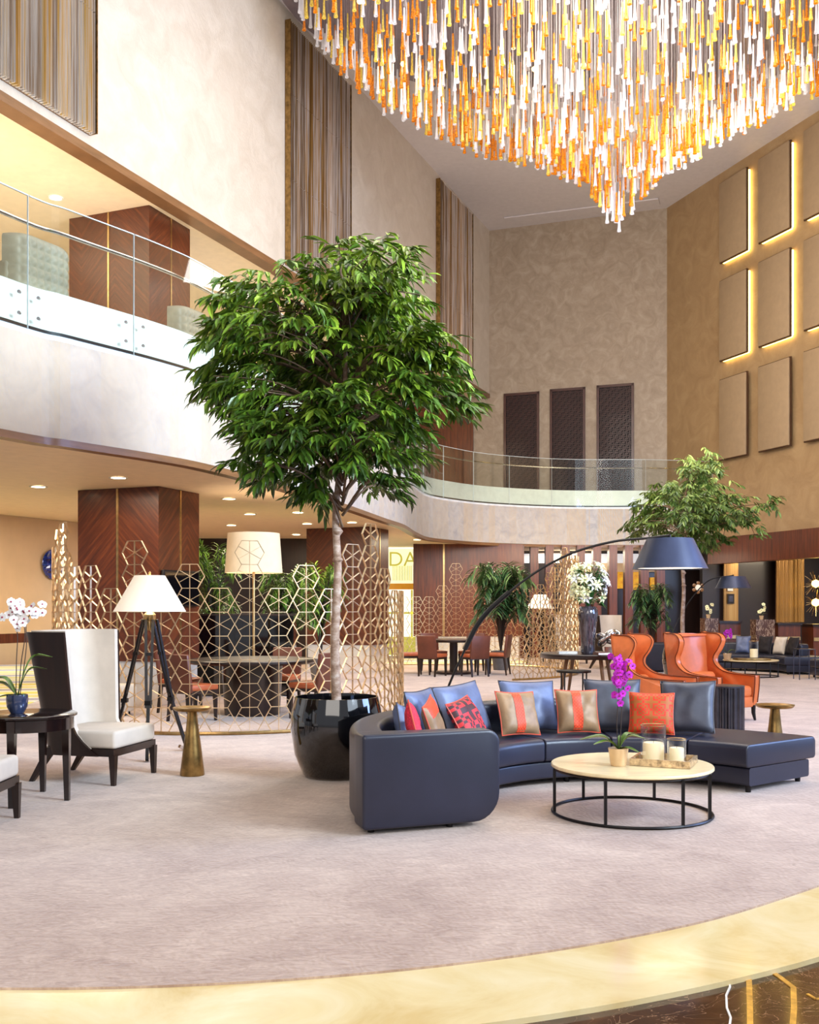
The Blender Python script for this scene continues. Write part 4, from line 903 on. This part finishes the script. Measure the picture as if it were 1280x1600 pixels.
# ------------------------------------------------------------------ cream wing chairs (face local -y)
def cream_chair(loc, rz, lab):
    t = thing('wing_chair', lab, 'armchair', loc, rz)
    g = G(); w, d = .72, .72
    g.box((0, -.04, .27), (w, d - .05, .06)); g.build('seat_frame', M['darkwood'], t, 0)
    G().rbox((0, -.06, .375), (w - .02, d - .08, .15), .03, 3).build('seat_cushion', M['cream'], t, 40)
    for sx in (-1, 1):
        g = G(); g.add([(sx * .34 + a * .028, -.36 + b * .028, .25) for a, b in ((-1, -1), (1, -1), (1, 1), (-1, 1))] + [(sx * .345 + a * .017, -.365 + b * .017, 0) for a, b in ((-1, -1), (1, -1), (1, 1), (-1, 1))], [(0, 1, 2, 3), (7, 6, 5, 4), (0, 4, 5, 1), (1, 5, 6, 2), (2, 6, 7, 3), (3, 7, 4, 0)]); g.build('leg', M['darkwood'], t, 0)
        g = G(); g.add([(sx * .3 + a * .03, .26 + b * .04, .26) for a, b in ((-1, -1), (1, -1), (1, 1), (-1, 1))] + [(sx * .31 + a * .017, .43 + b * .02, 0) for a, b in ((-1, -1), (1, -1), (1, 1), (-1, 1))], [(0, 1, 2, 3), (7, 6, 5, 4), (0, 4, 5, 1), (1, 5, 6, 2), (2, 6, 7, 3), (3, 7, 4, 0)]); g.build('leg', M['darkwood'], t, 0)
    def U(z, off):
        f = (z - .24) / 1.05; W = .345 + .075 * f + off; yb = .27 + .17 * f + off; yf = -.02 + .06 * f if z > .46 else -.02 - .22 * (1 - (z - .24) / .22) ** 1.5
        rc = .16; P = [(-W, yf)]
        for k in range(7):
            a = PI - PI / 2 * k / 6; P.append((-W + rc + rc * math.cos(a), yb - rc + rc * math.sin(a)))
        for k in range(7):
            a = PI / 2 - PI / 2 * k / 6; P.append((W - rc + rc * math.cos(a), yb - rc + rc * math.sin(a)))
        P.append((W, yf)); return P
    def shell(o0, o1, name, m, ztop=1.29):
        g = G(); zs = [.24, .3, .36, .42, .48, .6, .8, 1.0, 1.2, ztop]; n = 16
        A_, B_ = [], []
        for z in zs:
            P, Q_ = U(z, o0), U(z, o1); A_.append([(x, y, z) for x, y in P]); B_.append([(x, y, z) for x, y in Q_])
        m_ = len(A_[0]); vs = [p for r_ in A_ for p in r_] + [p for r_ in B_ for p in r_]; o_ = len(zs) * m_; fs = []
        for i in range(len(zs) - 1):
            for k in range(m_ - 1):
                fs.append((i * m_ + k, i * m_ + k + 1, (i + 1) * m_ + k + 1, (i + 1) * m_ + k)); fs.append(tuple(o_ + q for q in ((i + 1) * m_ + k, (i + 1) * m_ + k + 1, i * m_ + k + 1, i * m_ + k)))
            for k in (0, m_ - 1): fs.append((i * m_ + k, (i + 1) * m_ + k, o_ + (i + 1) * m_ + k, o_ + i * m_ + k))
        for i in (0, len(zs) - 1):
            for k in range(m_ - 1): fs.append((i * m_ + k, i * m_ + k + 1, o_ + i * m_ + k + 1, o_ + i * m_ + k))
        g.add(vs, fs); return g.build(name, m, t, 45)
    shell(.0, .028, 'outer_shell', M['darkwood'], 1.275); shell(-.05, .0, 'back_upholstery', M['cream'], 1.285)
    return t
cc = cream_chair((-2.73, 8.93, .012), R(90 - 14), 'high-backed cream wing chair with dark outer shell beside the black side table')
dup(cc, (-3.13, 6.87, .012), R(90), 'cream chair with only its seat corner showing at the picture edge')
dup(cc, (4.85, 24.5, .012), R(40), 'far cream wing chair behind the silver sculpture')
dup(cc, (4.15, 26.9, .012), R(30), 'far cream wing chair between the hexagon tower and the crystal vase')

# black round side table
t = thing('side_table', 'round ebony side table carrying the white orchid', 'side table', TB)
G().lathe([(0, .64), (.355, .64), (.37, .65), (.37, .662), (.36, .668), (0, .668)], 56, cap=False).build('tabletop', M['tablewood'], t, 40)
G().lathe([(.335, .55), (.345, .55), (.345, .64), (.335, .64)], 56, cap=False).build('apron', M['tablewood'], t, 40)
for (x, y) in ((.31, -.03), (0, .33), (.01, -.33), (-.31, .03)):
    g = G(); g.add([(x + a * .03, y + b * .03, .64) for a, b in ((-1, -1), (1, -1), (1, 1), (-1, 1))] + [(x * 1.03 + a * .018, y * 1.03 + b * .018, 0) for a, b in ((-1, -1), (1, -1), (1, 1), (-1, 1))], [(0, 1, 2, 3), (7, 6, 5, 4), (0, 4, 5, 1), (1, 5, 6, 2), (2, 6, 7, 3), (3, 7, 4, 0)]); g.build('leg', M['tablewood'], t, 0)
# cone brass tables
def cone_table(loc, lab):
    t = thing('pedestal_table', lab, 'side table', loc)
    G().lathe([(0, 0), (.105, 0), (.108, .01), (.085, .2), (.055, .42), (.042, .55), (.05, .575), (0, .575)], 40, cap=False).build('cone_base', M['bronze'], t, 50)
    G().lathe([(0, .572), (.15, .572), (.168, .588), (.17, .6), (.162, .6), (.15, .588), (0, .586)], 48, cap=False).build('tabletop', M['bronze'], t, 50)
cone_table((-1.92, 9.05, .012), 'antique bronze cone table with a dished top left of the black planter')
cone_table((3.32, 9.3, .012), 'antique bronze cone table just behind the open end of the curved sofa')
# fluted drum
t = thing('fluted_drum_table', 'gunmetal fluted drum table between the tan wing chairs and the sofa', 'side table', (3.82, 12.35, .012))
g = G(); N = 72; pr = [(.2 + .012 * (1 if k % 4 < 2 else -1), 2 * PI * k / N) for k in range(N)]
g.prism([(r_ * math.cos(a), r_ * math.sin(a)) for r_, a in pr], 0, .52); g.build('fluted_body', M['greyfluted'], t, 0)
G().lathe([(0, .52), (.215, .52), (.215, .54), (0, .54)], 48, cap=False).build('tabletop', M['greyfluted'], t, 40)

# ------------------------------------------------------------------ tan wing chairs
def orange_chair(loc, rz, lab):
    t = thing('leather_wing_chair', lab, 'armchair', loc, rz); W = .36
    prof = catmull([Vector(p) for p in ((.36, .18), (.40, .6), (.47, 1.1), (.40, 1.13), (.22, 1.12), (.15, 1.04), (.19, .92), (.25, .82), (.23, .72), (.1, .63), (-.12, .595), (-.40, .585), (-.44, .57), (-.43, .4), (-.40, .18))], 4)
    for sx in (-1, 1):
        def pt(p, xo):
            fl_ = max(0, (p.y - .75)) * .18 * max(0, (.45 - p.x)) * 3; return (sx * (xo + fl_), p.x, p.y)
        n = len(prof); vs = [pt(p, W - .035) for p in prof] + [pt(p, W + .045) for p in prof]
        # slightly inset rims for a soft edge
        g = G(); c = Vector((0, .6)); ins = [p + (Vector((.05, .55)) - p).normalized() * .012 for p in prof]
        rings = [[pt(p, W - .04) for p in ins], [pt(p, W - .028) for p in prof], [pt(p, W + .038) for p in prof], [pt(p, W + .05) for p in ins]]
        vs = [q for r_ in rings for q in r_]; fs = [tuple(range(n))[::-1], tuple(3 * n + k for k in range(n))]
        for i in range(3):
            for k in range(n): fs.append((i * n + k, i * n + (k + 1) % n, (i + 1) * n + (k + 1) % n, (i + 1) * n + k))
        g.add(vs, fs); sp_ = g.build('wing_side', M['orangeleather'], t, 60)
        g = G(); g.tube([pt(p, W + .05) for p in prof[8:-1]], .007, 5); g.tube([pt(p, W - .04) for p in prof[8:-1]], .007, 5); g.build('nailhead_trim', M['orangepipe'], sp_)
    g = G(); g.grid(lambda u, v: Vector(((2 * u - 1) * W, .30 + .09 * v + .05 * (1 - (2 * u - 1) ** 2) , .3 + .8 * v + .03 * v * (1 - (2 * u - 1) ** 2))), 10, 10)
    g.grid(lambda u, v: Vector(((2 * u - 1) * W, .38 + .10 * v + .03 * (1 - (2 * u - 1) ** 2), .18 + .92 * v + .03 * v * (1 - (2 * u - 1) ** 2))), 10, 10)
    g.box((0, .425, 1.105), (2 * W, .1, .03)); g.build('backrest', M['orangeleather'], t, 60)
    G().rbox((0, -.04, .38), (2 * W - .08, .74, .15), .05, 4).build('seat_cushion', M['orangeleather'], t, 50)
    G().rbox((0, -.01, .245), (2 * W - .06, .8, .14), .02, 2).build('front_rail', M['orangeleather'], t, 40)
    G().tube([(-.26, .22, .54), (-.24, .22, .54), (0, .21, .545), (.24, .22, .54), (.26, .22, .54)], [.03, .075, .085, .075, .03], 14).build('lumbar_pillow', M['orangeleather'], t, 60)
    for x, y in ((-.35, -.39), (.35, -.39), (-.33, .33), (.33, .33)):
        G().tube([(x, y, .2), (x, y, .1), (x * 1.04, y * 1.04, 0)], [.03, .026, .015], 8).build('leg', M['black'], t)
    return t
oc = orange_chair((4.0, 13.55, .012), R(33), 'tan orange leather wing chair facing the camera, right of the pair')
dup(oc, (3.12, 12.95, .012), R(62), 'tan orange leather wing chair turned side-on, left of the pair')

# ------------------------------------------------------------------ console with vase
CN = Vector((2.62, 15.0, .012))
t = thing('round_table', 'round dark wooden table holding the lily vase', 'table', CN)
G().lathe([(0, .74), (.69, .74), (.70, .755), (.70, .8), (.69, .81), (0, .81)], 64, cap=False).build('tabletop', M['darkwood'], t, 40)
for a in (30, 120, 200, 290):
    d = Vector((math.cos(R(a)), math.sin(R(a)), 0)); G().tube([d * .35 + V3(0, 0, .74), d * .5], [.03, .018], 8).build('leg', M['trimwood'], t)
t = thing('metal_side_table', 'slim black metal side table in front of the round vase table', 'side table', (2.15, 13.4, .012))
G().lathe([(0, .63), (.225, .63), (.225, .655), (0, .655)], 40, cap=False).build('tabletop', M['black'], t, 40)
for a in (45, 135, 225, 315): G().box((.2 * math.cos(R(a)), .2 * math.sin(R(a)), .315), (.018, .018, .63)).build('leg', M['black'], t, 0)
t = thing('crystal_vase', 'tall smoked crystal vase on the round dark table', 'vase', (2.57, 14.75, .823))
G().lathe([(0, 0), (.09, 0), (.1, .02), (.105, .2), (.13, .45), (.145, .56), (.14, .64), (.115, .68), (.105, .68), (.12, .6), (.09, .1), (0, .05)], 40, cap=False).build('vase_body', M['smoke'], t, 50)
r2 = random.Random(12); t = thing('lily_bouquet', 'big bouquet of white and yellow lilies in the crystal vase', 'bouquet', (2.57, 14.75, .823 + .68))
g = G(); S = G(); 
for i in range(58):
    th_ = r2.uniform(0, 2 * PI); zz = r2.uniform(.1, .62); rr = .27 * math.sin(PI * min(1, (zz + .06) / .8)) ** .5 * r2.uniform(.75, 1)
    c = Vector((rr * math.cos(th_), rr * math.sin(th_), zz)); n = (c - Vector((0, 0, .26)) + V3(0, -.1, .05)).normalized(); X_ = n.to_track_quat('Z', 'Y').to_matrix().to_4x4(); X_.translation = c
    S.tube([Vector((0, 0, .005)), Vector((rr * .3 * math.cos(th_), rr * .3 * math.sin(th_), zz * .5)), c], .004, 4); g = G()
    for j in range(6):
        a = j * PI / 3; d = Vector((math.cos(a), math.sin(a), 0)); s_ = Vector((-d.y, d.x, 0)); L = .1
        g.add([Vector((0, 0, -.02)), d * L * .5 + s_ * .02 + V3(0, 0, .03), d * L + V3(0, 0, .015), d * L * .5 - s_ * .02 + V3(0, 0, .03)], [(0, 1, 2, 3)], X_)
    g.build('lily', M['lily'] if i % 3 else M['whitepetal'], t, 0)
S.build('stems', M['lilyleaf'], t)
g = G()
for i in range(110):
    th_ = r2.uniform(0, 2 * PI); zz = r2.uniform(.02, .5); p = Vector((.12 * math.cos(th_), .12 * math.sin(th_), zz)); g.leaf(p, Vector((math.cos(th_), math.sin(th_), r2.uniform(-.4, .5))), V3(0, 0, 1), r2.uniform(.1, .18), .05, .3)
g.build('leaves', M['lilyleaf'], t, 0)
# sculpture: interlaced knot
t = thing('knot_sculpture', 'polished silver knotted sculpture on the round dark table', 'sculpture', (2.86, 14.72, .823))
G().box((0, 0, .05), (.1, .08, .1)).build('stand', M['silver'], t, 0)
g = G(); N = 90; g.tube([Vector(((.1 + .05 * math.cos(3 * a)) * math.cos(2 * a) * 1.15, (.1 + .05 * math.cos(3 * a)) * math.sin(2 * a), .23 + .07 * math.sin(3 * a) + .03 * math.cos(2 * a))) for a in [2 * PI * k / N for k in range(N)]], .036, 10, closed=True); g.build('knot', M['silver'], t, 80)
for k, (x, y, w, lab) in enumerate(((2.28, 14.8, .26, 'pale closed book lying left of the crystal vase'), (2.72, 14.42, .2, 'brown closed book lying right of the crystal vase'))):
    t = thing('book', lab, 'book', (x, y, .823), .2 * k); G().box((0, 0, .018), (w, .2, .03)).build('pages', M['white'], t, 0); g = G(); g.box((0, 0, .0015), (w + .01, .21, .003)); g.box((0, 0, .0345), (w + .01, .21, .003)); g.box((-w / 2 - .004, 0, .018), (.003, .21, .036)); g.build('cover', M['cream'] if k == 0 else M['brownleather'], t, 0)

# ------------------------------------------------------------------ dining sets
def dining_chair(loc, rz, lab, first=None):
    if first: return dup(first, loc, rz, lab)
    t = thing('dining_chair', lab, 'dining chair', loc, rz)
    G().rbox((0, -.02, .44), (.46, .46, .08), .025, 3).build('seat', M['seatleather'], t, 40)
    G().box((0, -.02, .385), (.45, .45, .04)).build('seat_frame', M['darkwood'], t, 0)
    g = G(); g.rbox((0, 0, .24), (.46, .06, .50), .02, 2, Matrix.Translation((0, .2, .39)) @ Matrix.Rotation(R(-7), 4, 'X')); g.build('backrest', M['brownleather'], t, 40)
    for x, y, dx, dy in ((-.2, -.21, 0, -.01), (.2, -.21, 0, -.01), (-.2, .19, 0, .05), (.2, .19, 0, .05)):
        g = G(); g.add([(x + a * .024, y + b * .024, .38) for a, b in ((-1, -1), (1, -1), (1, 1), (-1, 1))] + [(x + dx + a * .015, y + dy + b * .015, 0) for a, b in ((-1, -1), (1, -1), (1, 1), (-1, 1))], [(0, 1, 2, 3), (7, 6, 5, 4), (0, 4, 5, 1), (1, 5, 6, 2), (2, 6, 7, 3), (3, 7, 4, 0)]); g.build('leg', M['darkwood'], t, 0)
    return t
def dining_table(loc, lab, r_, drum):
    t = thing('dining_table', lab, 'dining table', loc)
    G().lathe([(0, .71), (r_ - .02, .71), (r_, .73), (r_, .755), (r_ - .01, .765), (0, .765)], 64, cap=False).build('tabletop', M['darkwood'], t, 40)
    if drum: G().lathe([(0, 0), (.38, 0), (.42, .71), (0, .71)], 48, cap=False).build('drum_base', M['darkwood'], t, 40)
    else:
        G().lathe([(0, 0), (.42, 0), (.42, .05), (.1, .07), (0, .07)], 48, cap=False).build('base', M['darkwood'], t, 40); G().lathe([(.09, .06), (.09, .71)], 24).build('pedestal', M['darkwood'], t, 40)
# near-left set
T1c = Vector((-2.18, 14.2, .012)); dining_table(T1c, 'round dark dining table on a drum base inside the nearer hexagon screen', .88, True)
dc = None
for a, rr, lab in ((232, 1.06, 'chestnut dining chair with its back to us, front left of the drum-base table'), (-28, 1.0, 'chestnut dining chair at the drum-base table nearest the ficus trunk'), (165, 1.1, 'chestnut dining chair at the drum-base table on the side near the walnut column'), (75, 1.05, 'chestnut dining chair on the far side of the drum-base table')):
    p = T1c + Vector((rr * math.cos(R(a)), rr * math.sin(R(a)), 0)); rz = R(a) - PI / 2
    if dc is None: dc = dining_chair(p, rz, lab)
    else: dining_chair(p, rz, lab, dc)
T2c = Vector((.98, 22.75, .012)); dining_table(T2c, 'round dark dining table on a disc base in the distance', .68, False)
for a, rr, lab in ((238, .92, 'chestnut dining chair at the far table, back to us, left of the lamp pole'), (296, .95, 'chestnut dining chair at the far table, back to us, right of the lamp pole'), (342, 1.0, 'chestnut dining chair seen side-on at the right of the far table'), (62, .95, 'chestnut dining chair behind the far table on its right'), (116, .95, 'chestnut dining chair behind the far table on its left'), (188, .98, 'chestnut dining chair at the left of the far table beside the near screen edge')):
    p = T2c + Vector((rr * math.cos(R(a)), rr * math.sin(R(a)), 0)); dining_chair(p, R(a) - PI / 2, lab, dc)
# black buffet, framed picture, television
t = thing('black_sideboard', 'low black sideboard behind the nearer dining table', 'sideboard', (-2.8, 17.2, .012))
G().box((0, 0, .69), (1.75, .4, 1.3)).build('carcass', M['screen'], t, 0); G().box((0, 0, 1.355), (1.8, .44, .03)).build('top', M['darkwood'], t, 0); g = G()
for x in (-.8, .8):
    for y in (-.15, .15): g = G(); g.box((x, y, .02), (.05, .05, .045)); g.build('leg', M['black'], t, 0)
for x in (-.58, 0, .58): d_ = G().box((x, -.206, .69), (.56, .012, 1.2)).build('door', M['gloss'], t, 0); G().box((x + .22, -.216, .75), (.012, .012, .15)).build('handle', M['brass'], d_, 0)
t = thing('wall_television', 'black television fixed on the side face of the first walnut column', 'television', Vector((-3.75, 15.3, 1.78)) + Vector((.37, .93, 0)) * .5 + Vector((.93, -.37, 0)) * .05, math.atan2(.93, .37))
G().rbox((0, 0, 0), (.95, .05, .55), .01, 2).build('casing', M['black'], t, 30); G().box((0, -.028, 0), (.9, .004, .5)).build('display', M['screen'], t, 0)
t = thing('small_chair', 'pale upholstered tub stool beyond the near dining chairs', 'stool', (-4.0, 16.0 - 1.9, .012)); 
G().lathe([(0, .06), (.2, .06), (.23, .2), (.23, .38), (.2, .42), (0, .43)], 32, cap=False).build('seat', M['cream'], t, 50)
for a in (45, 135, 225, 315): G().tube([(.15 * math.cos(R(a)), .15 * math.sin(R(a)), .08), (.16 * math.cos(R(a)), .16 * math.sin(R(a)), 0)], [.015, .012], 6).build('leg', M['black'], t)
# blue glass disc on beige wall
k = (80 - CX) / F; Pw = Vector((-9.6, 16.5)); dw2 = Vector((4.2, 9.1)).normalized(); tt = (k * Pw.y - Pw.x) / (dw2.x - k * dw2.y); q = Pw + dw2 * tt
zc = H + (HY - 882) / F * q.y; nrm = Vector((dw2.y, -dw2.x, 0)); X_ = nrm.to_track_quat('Z', 'Y').to_matrix().to_4x4()
t = thing('glass_wall_disc', 'round cobalt blue glass disc hung on the beige wall', 'wall art', (q.x + nrm.x * .04, q.y + nrm.y * .04, zc))
G().lathe([(0, -.03), (.25, -.02), (.31, .02), (.3, .03), (.24, .0), (0, -.01)], 48, (0, 0, 0), X_, False).build('disc', M['bluedisc'], t, 60)
# ottoman and frame table far right
t = thing('leather_ottoman', 'square blue leather ottoman at the far right edge', 'ottoman', (8.95, 21.25, .012), .0)
G().rbox((0, 0, .3), (1.0, .8, .18), .04, 3).build('cushion', M['leather'], t, 40); G().rbox((0, 0, .13), (.98, .78, .15), .02, 2).build('base', M['leather'], t, 40)
for x in (-.42, .42):
    for y in (-.32, .32): G().box((x, y, .03), (.04, .04, .06)).build('foot', M['black'], t, 0)
t = thing('frame_side_table', 'open metal frame table in front of the far ottoman', 'side table', (8.08, 20.95, .012))
g = G(); G().box((0, 0, .62), (.34, .34, .015)).build('tabletop', M['greyfluted'], t, 0)
for x in (-.16, .16):
    for y in (-.16, .16): G().box((x, y, .306), (.014, .014, .612)).build('leg', M['greyfluted'], t, 0)

# ------------------------------------------------------------------ gallery armchairs
def quilted(loc, rz, lab, w):
    t = thing('quilted_armchair', lab, 'armchair', loc, rz)
    g = G(); 
    def fn(u, v):
        a = 2 * u - 1; x = a * w / 2; y = .34 - .25 * abs(a) ** 6; z = .32 + .68 * v
        q = .03 * abs(math.sin(u * PI * 9)) * abs(math.sin(v * PI * 6)); return Vector((x, y + q, z))
    def fn2(u, v):
        a = 2 * u - 1; return Vector((a * (w / 2 - .1), .22 - .2 * abs(a) ** 6, .32 + .68 * v))
    g.grid(fn, 72, 48); g.grid(fn2, 20, 4); g.grid(lambda u, v: fn(u, 1) * (1 - v) + fn2(u, 1) * v + V3(0, 0, .05 * math.sin(PI * v)), 40, 6); g.grid(lambda u, v: fn(u, 0) * (1 - v) + fn2(u, 0) * v, 30, 1)
    for sx in (-1, 1): g.rbox((sx * (w / 2 - .06), -.1, .52), (.12, .55, .4), .05, 3)
    g.build('quilted_back', M['quilt'], t, 70)
    G().rbox((0, -.08, .38), (w - .2, .6, .16), .04, 3).build('seat', M['cream'], t, 50)
    for x in (-w / 2 + .12, w / 2 - .12):
        for y in (-.3, .25): G().tube([(x, y, .35), (x * 1.05, y * 1.08, 0)], [.022, .014], 8).build('leg', M['silver'], t)
p = at(52, 0, 12.6); quilted((p.x - .1, 12.7, ZF - .01), R(180 + 62), 'cream quilted armchair on the gallery at the near end of the glass', .95)
quilted((at(280, 0, 15.6).x, 15.6, ZF - .01), R(180 + 62), 'cream quilted armchair on the gallery nearer the ficus crown', .75)
for px, D, lab in ((165, 14.2, 'round white table between the gallery armchairs'),):
    t = thing('gallery_table', lab, 'side table', (at(px, 0, D).x, D, ZF - .01)); G().lathe([(0, .5), (.3, .5), (.3, .53), (0, .53)], 40, cap=False).build('tabletop', M['silver'], t, 40); G().lathe([(.2, 0), (.03, .03), (.03, .5)], 24).build('pedestal', M['silver'], t, 40)

# ------------------------------------------------------------------ chandelier
ch = thing('glass_chandelier', 'huge chandelier of hanging clear and amber glass drops pointing down', 'chandelier', (4.15, 20.3, ZT - .002))
CO = Vector((4.15, 20.3, ZT - .002))
cz = ZT - .002
G().prism([(6.9 * math.cos(2 * PI * k / 64), 5.2 * math.sin(2 * PI * k / 64)) for k in range(64)], -.28, 0).build('ceiling_plate', M['mirror'], ch, 0)
prof = [(0, 8.95), (.25, 9.15), (.56, 9.65), (1.2, 10.2), (2.2, 10.6), (3.45, 11.1), (4.45, 11.5), (5.2, 12.0), (5.8, 12.6), (6.5, 13.5)]
def zb(r_):
    for (a, za), (b, zb_) in zip(prof, prof[1:]):
        if r_ <= b: return za + (zb_ - za) * (r_ - a) / (b - a)
    return 13.4
r3 = random.Random(21); drops = []; W_ = G()
def dense(x, y): return True
sx_, sy_ = .25, .22
nx = int(6.5 / sx_); ny = int(4.5 / sy_)
for i in range(-nx, nx + 1):
    for j in range(-ny, ny + 1):
        x = i * sx_ + r3.uniform(-.08, .08); y = j * sy_ + r3.uniform(-.07, .07); rr = math.hypot(x, y * 1.5)
        if rr > 6.5: continue
        z = zb(rr) + r3.uniform(-.06, .3) + .13 * max(0, x)
        Y = CO.y + y; X = CO.x + x; py = HY - (z - H) * F / Y
        px = CX + F * X / Y
        if py < -140 or px > 1420: continue
        if rr < 1.7:
            z = zb(rr) + r3.uniform(-.05, .12) + .13 * max(0, x)
            for q in range(2):
                ex, ey = x + r3.uniform(-.12, .12), y + r3.uniform(-.1, .1); drops.append((ex, ey, zb(math.hypot(ex, ey * 1.5)) - cz + r3.uniform(0, .12)))
                W_.bar((ex, ey, drops[-1][2] + .45), (ex, ey, -.28), .006)
        drops.append((x, y, z - cz)); W_.bar((x, y, z - cz + .45), (x, y, -.28), .006)
        if r3.random() < .30 and z + 1.2 < 13.8: drops.append((x + r3.uniform(-.05, .05), y, z - cz + r3.uniform(.55, 1.1)))
        if r3.random() < .10 and z + 2.2 < 13.8: drops.append((x + r3.uniform(-.05, .05), y, z - cz + r3.uniform(1.3, 2.0)))
W_.build('suspension_wires', M['wire'], ch, 0)
def vis(d):
    Y = CO.y + d[1]; py = HY - (d[2] + cz - H) * F / Y; px = CX + F * (CO.x + d[0]) / Y
    return 0 < py < 400 and 440 < px < 1275
drops.sort(key=lambda d: (0 if vis(d) else 1, d[1]))
def add_drop(g, d, L, br, n=8):
    g.lathe([(.010, L), (.018, L * .96), (.020, L * .5), (.031, L * .12), (br, .012), (br, 0), (br * .6, 0), (br * .5, L * .08)], n, d, None, False)
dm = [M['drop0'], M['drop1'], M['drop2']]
rest = G()
for k, d in enumerate(drops):
    L = r3.uniform(.42, .62); u = r3.random(); mi = 0 if u < .46 else (1 if u < .86 else 2)
    if k < 100:
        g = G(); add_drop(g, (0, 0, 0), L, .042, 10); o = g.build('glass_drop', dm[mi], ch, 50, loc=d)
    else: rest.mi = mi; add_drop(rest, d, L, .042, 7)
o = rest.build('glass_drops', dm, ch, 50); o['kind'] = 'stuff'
g = G(); bulbs = []
for (px, py, D) in ((630, 100, 19.5), (562, 2, 18.5), (835, 108, 20), (822, 85, 20), (940, 15, 18), (1021, 40, 19), (1237, 28, 20), (1110, 96, 19.5), (975, 120, 20.5), (912, 102, 19)):
    p = at(px, py, D) - CO; G().lathe([(0, -.05), (.04, -.03), (.05, 0), (.04, .03), (0, .05)], 10, tuple(p), None, False).build('bulb', M['led'], ch, 60)

# ------------------------------------------------------------------ light
def area(loc, target, size, power, col, sy=None, name='area_light'):
    l = bpy.data.lights.new(name, 'AREA'); l.energy = power; l.color = col; l.shape = 'RECTANGLE'; l.size = size; l.size_y = sy or size
    o = bpy.data.objects.new(name, l); C.objects.link(o); o.location = loc; o.rotation_euler = (Vector(target) - Vector(loc)).to_track_quat('-Z', 'Y').to_euler(); o.visible_camera = False; return o
def point(loc, power, col, rad=.3):
    l = bpy.data.lights.new('lamp_light', 'POINT'); l.energy = power; l.color = col; l.shadow_soft_size = rad
    o = bpy.data.objects.new('lamp_light', l); C.objects.link(o); o.location = loc; return o
warm = (1, .80, .56); cool = (.78, .88, 1.0); neut = (1, .95, .88)
area((14, -4, 8), (-3, 16, 4), 10, 1050, (.74, .86, 1.0), 8)                 # daylight from tall windows behind on the right
l_ = area((9, 3, 6.5), (-3.4, 13.0, 4.6), 4, 700, (.70, .85, 1.0), 3); l_.data.spread = R(75)  # added narrow cool light that whitens the left parapet
area((13, 9, 4.5), (2, 9, .3), 5, 1250, (.34, .52, 1.0), 5)          # blue daylight on the right sides
area((-2, -3, 6), (0, 12, 1), 8, 560, (1, .93, .85), 6)  # soft warm fill added from behind the camera
area((4, 13, 13.2), (3, 14, 0), 9, 900, neut, 9)
area((4, 14, 7.5), (4.3, 20, 14.3), 9, 1250, (.98, .96, 1.0), 9)  # added unseen up-light, brightens the ceiling like floor bounce
area((1.5, 18.5, 8.3), (1.5, 19.5, 0), 6, 420, (1, .97, .93), 6)  # unseen fill added over the mid floor
area((4, 18, 14.0), (4, 30, 8), 5, 420, warm, 5)
for (x, y, p) in ((-4.5, 14, 90), (-6.5, 18, 80), (-3, 20, 150), (-1.2, 25.5, 170), (2.2, 26.5, 150), (5, 33, 160), (-7, 24, 70)): area((x, y, ZC - .06), (x, y, 0), 1.8, p, (1, .84, .62), 1.8)
for (x, y, p) in ((11.5, 28.5, 120), (12.5, 25, 90)): area((x, y, ZC - .1), (x, y + .6, 0), 1.6, p, warm, 1.2)
area((-7, 17, ZS - .2), (-6.5, 18, 5), 3, 190, (1, .82, .6), 5); area((-3.5, 26, ZS - .2), (-3, 27, 5), 3, 170, (1, .82, .6), 5)
area((-6.5, 15, 5.2), (-6.5, 15.5, 9), 3, 120, (1, .86, .68), 4)
for p in ((2, 19, 11.5), (5.5, 20, 11.2), (4, 22, 11.8), (7.5, 20, 12.2), (0, 20, 12.2)): point(p, 60, (1, .74, .40), .25)
area((6, 20, 9), (11.5, 26.5, 8), 4, 330, (1, .86, .66), 4)
area((3.5, 25, 8), (5.5, 34, 8), 3, 110, (1, .9, .78), 3)
area((-10, 23.4, 3.1), (-10, 23.6, 0), 2.4, 110, (.95, .97, 1), 2.4)
area((5.5, 27.6, 3.1), (5.5, 31, 1.2), 5, 70, warm, .5)  # added fill that brightens the fronts of the walnut fins
point((-2.6, 10.25, 1.6), 12, warm, .12); point((-2.45, 16.1, 2.3), 25, warm, .2)
w = bpy.data.worlds.new('world'); bpy.context.scene.world = w; w.use_nodes = True
bgn = w.node_tree.nodes['Background']; bgn.inputs[0].default_value = (.80, .82, .90, 1); bgn.inputs[1].default_value = .55
sc = bpy.context.scene
sc.view_settings.view_transform = 'Standard'; sc.view_settings.look = 'None'; sc.view_settings.exposure = 0.08; sc.view_settings.gamma = 1.0
cy = sc.cycles; cy.max_bounces = 6; cy.diffuse_bounces = 3; cy.glossy_bounces = 3; cy.transparent_max_bounces = 24; cy.transmission_bounces = 3
cy.use_denoising = True; cy.sample_clamp_indirect = 4; cy.caustics_reflective = False; cy.caustics_refractive = False
try: cy.denoiser = 'OPENIMAGEDENOISE'
except Exception: pass
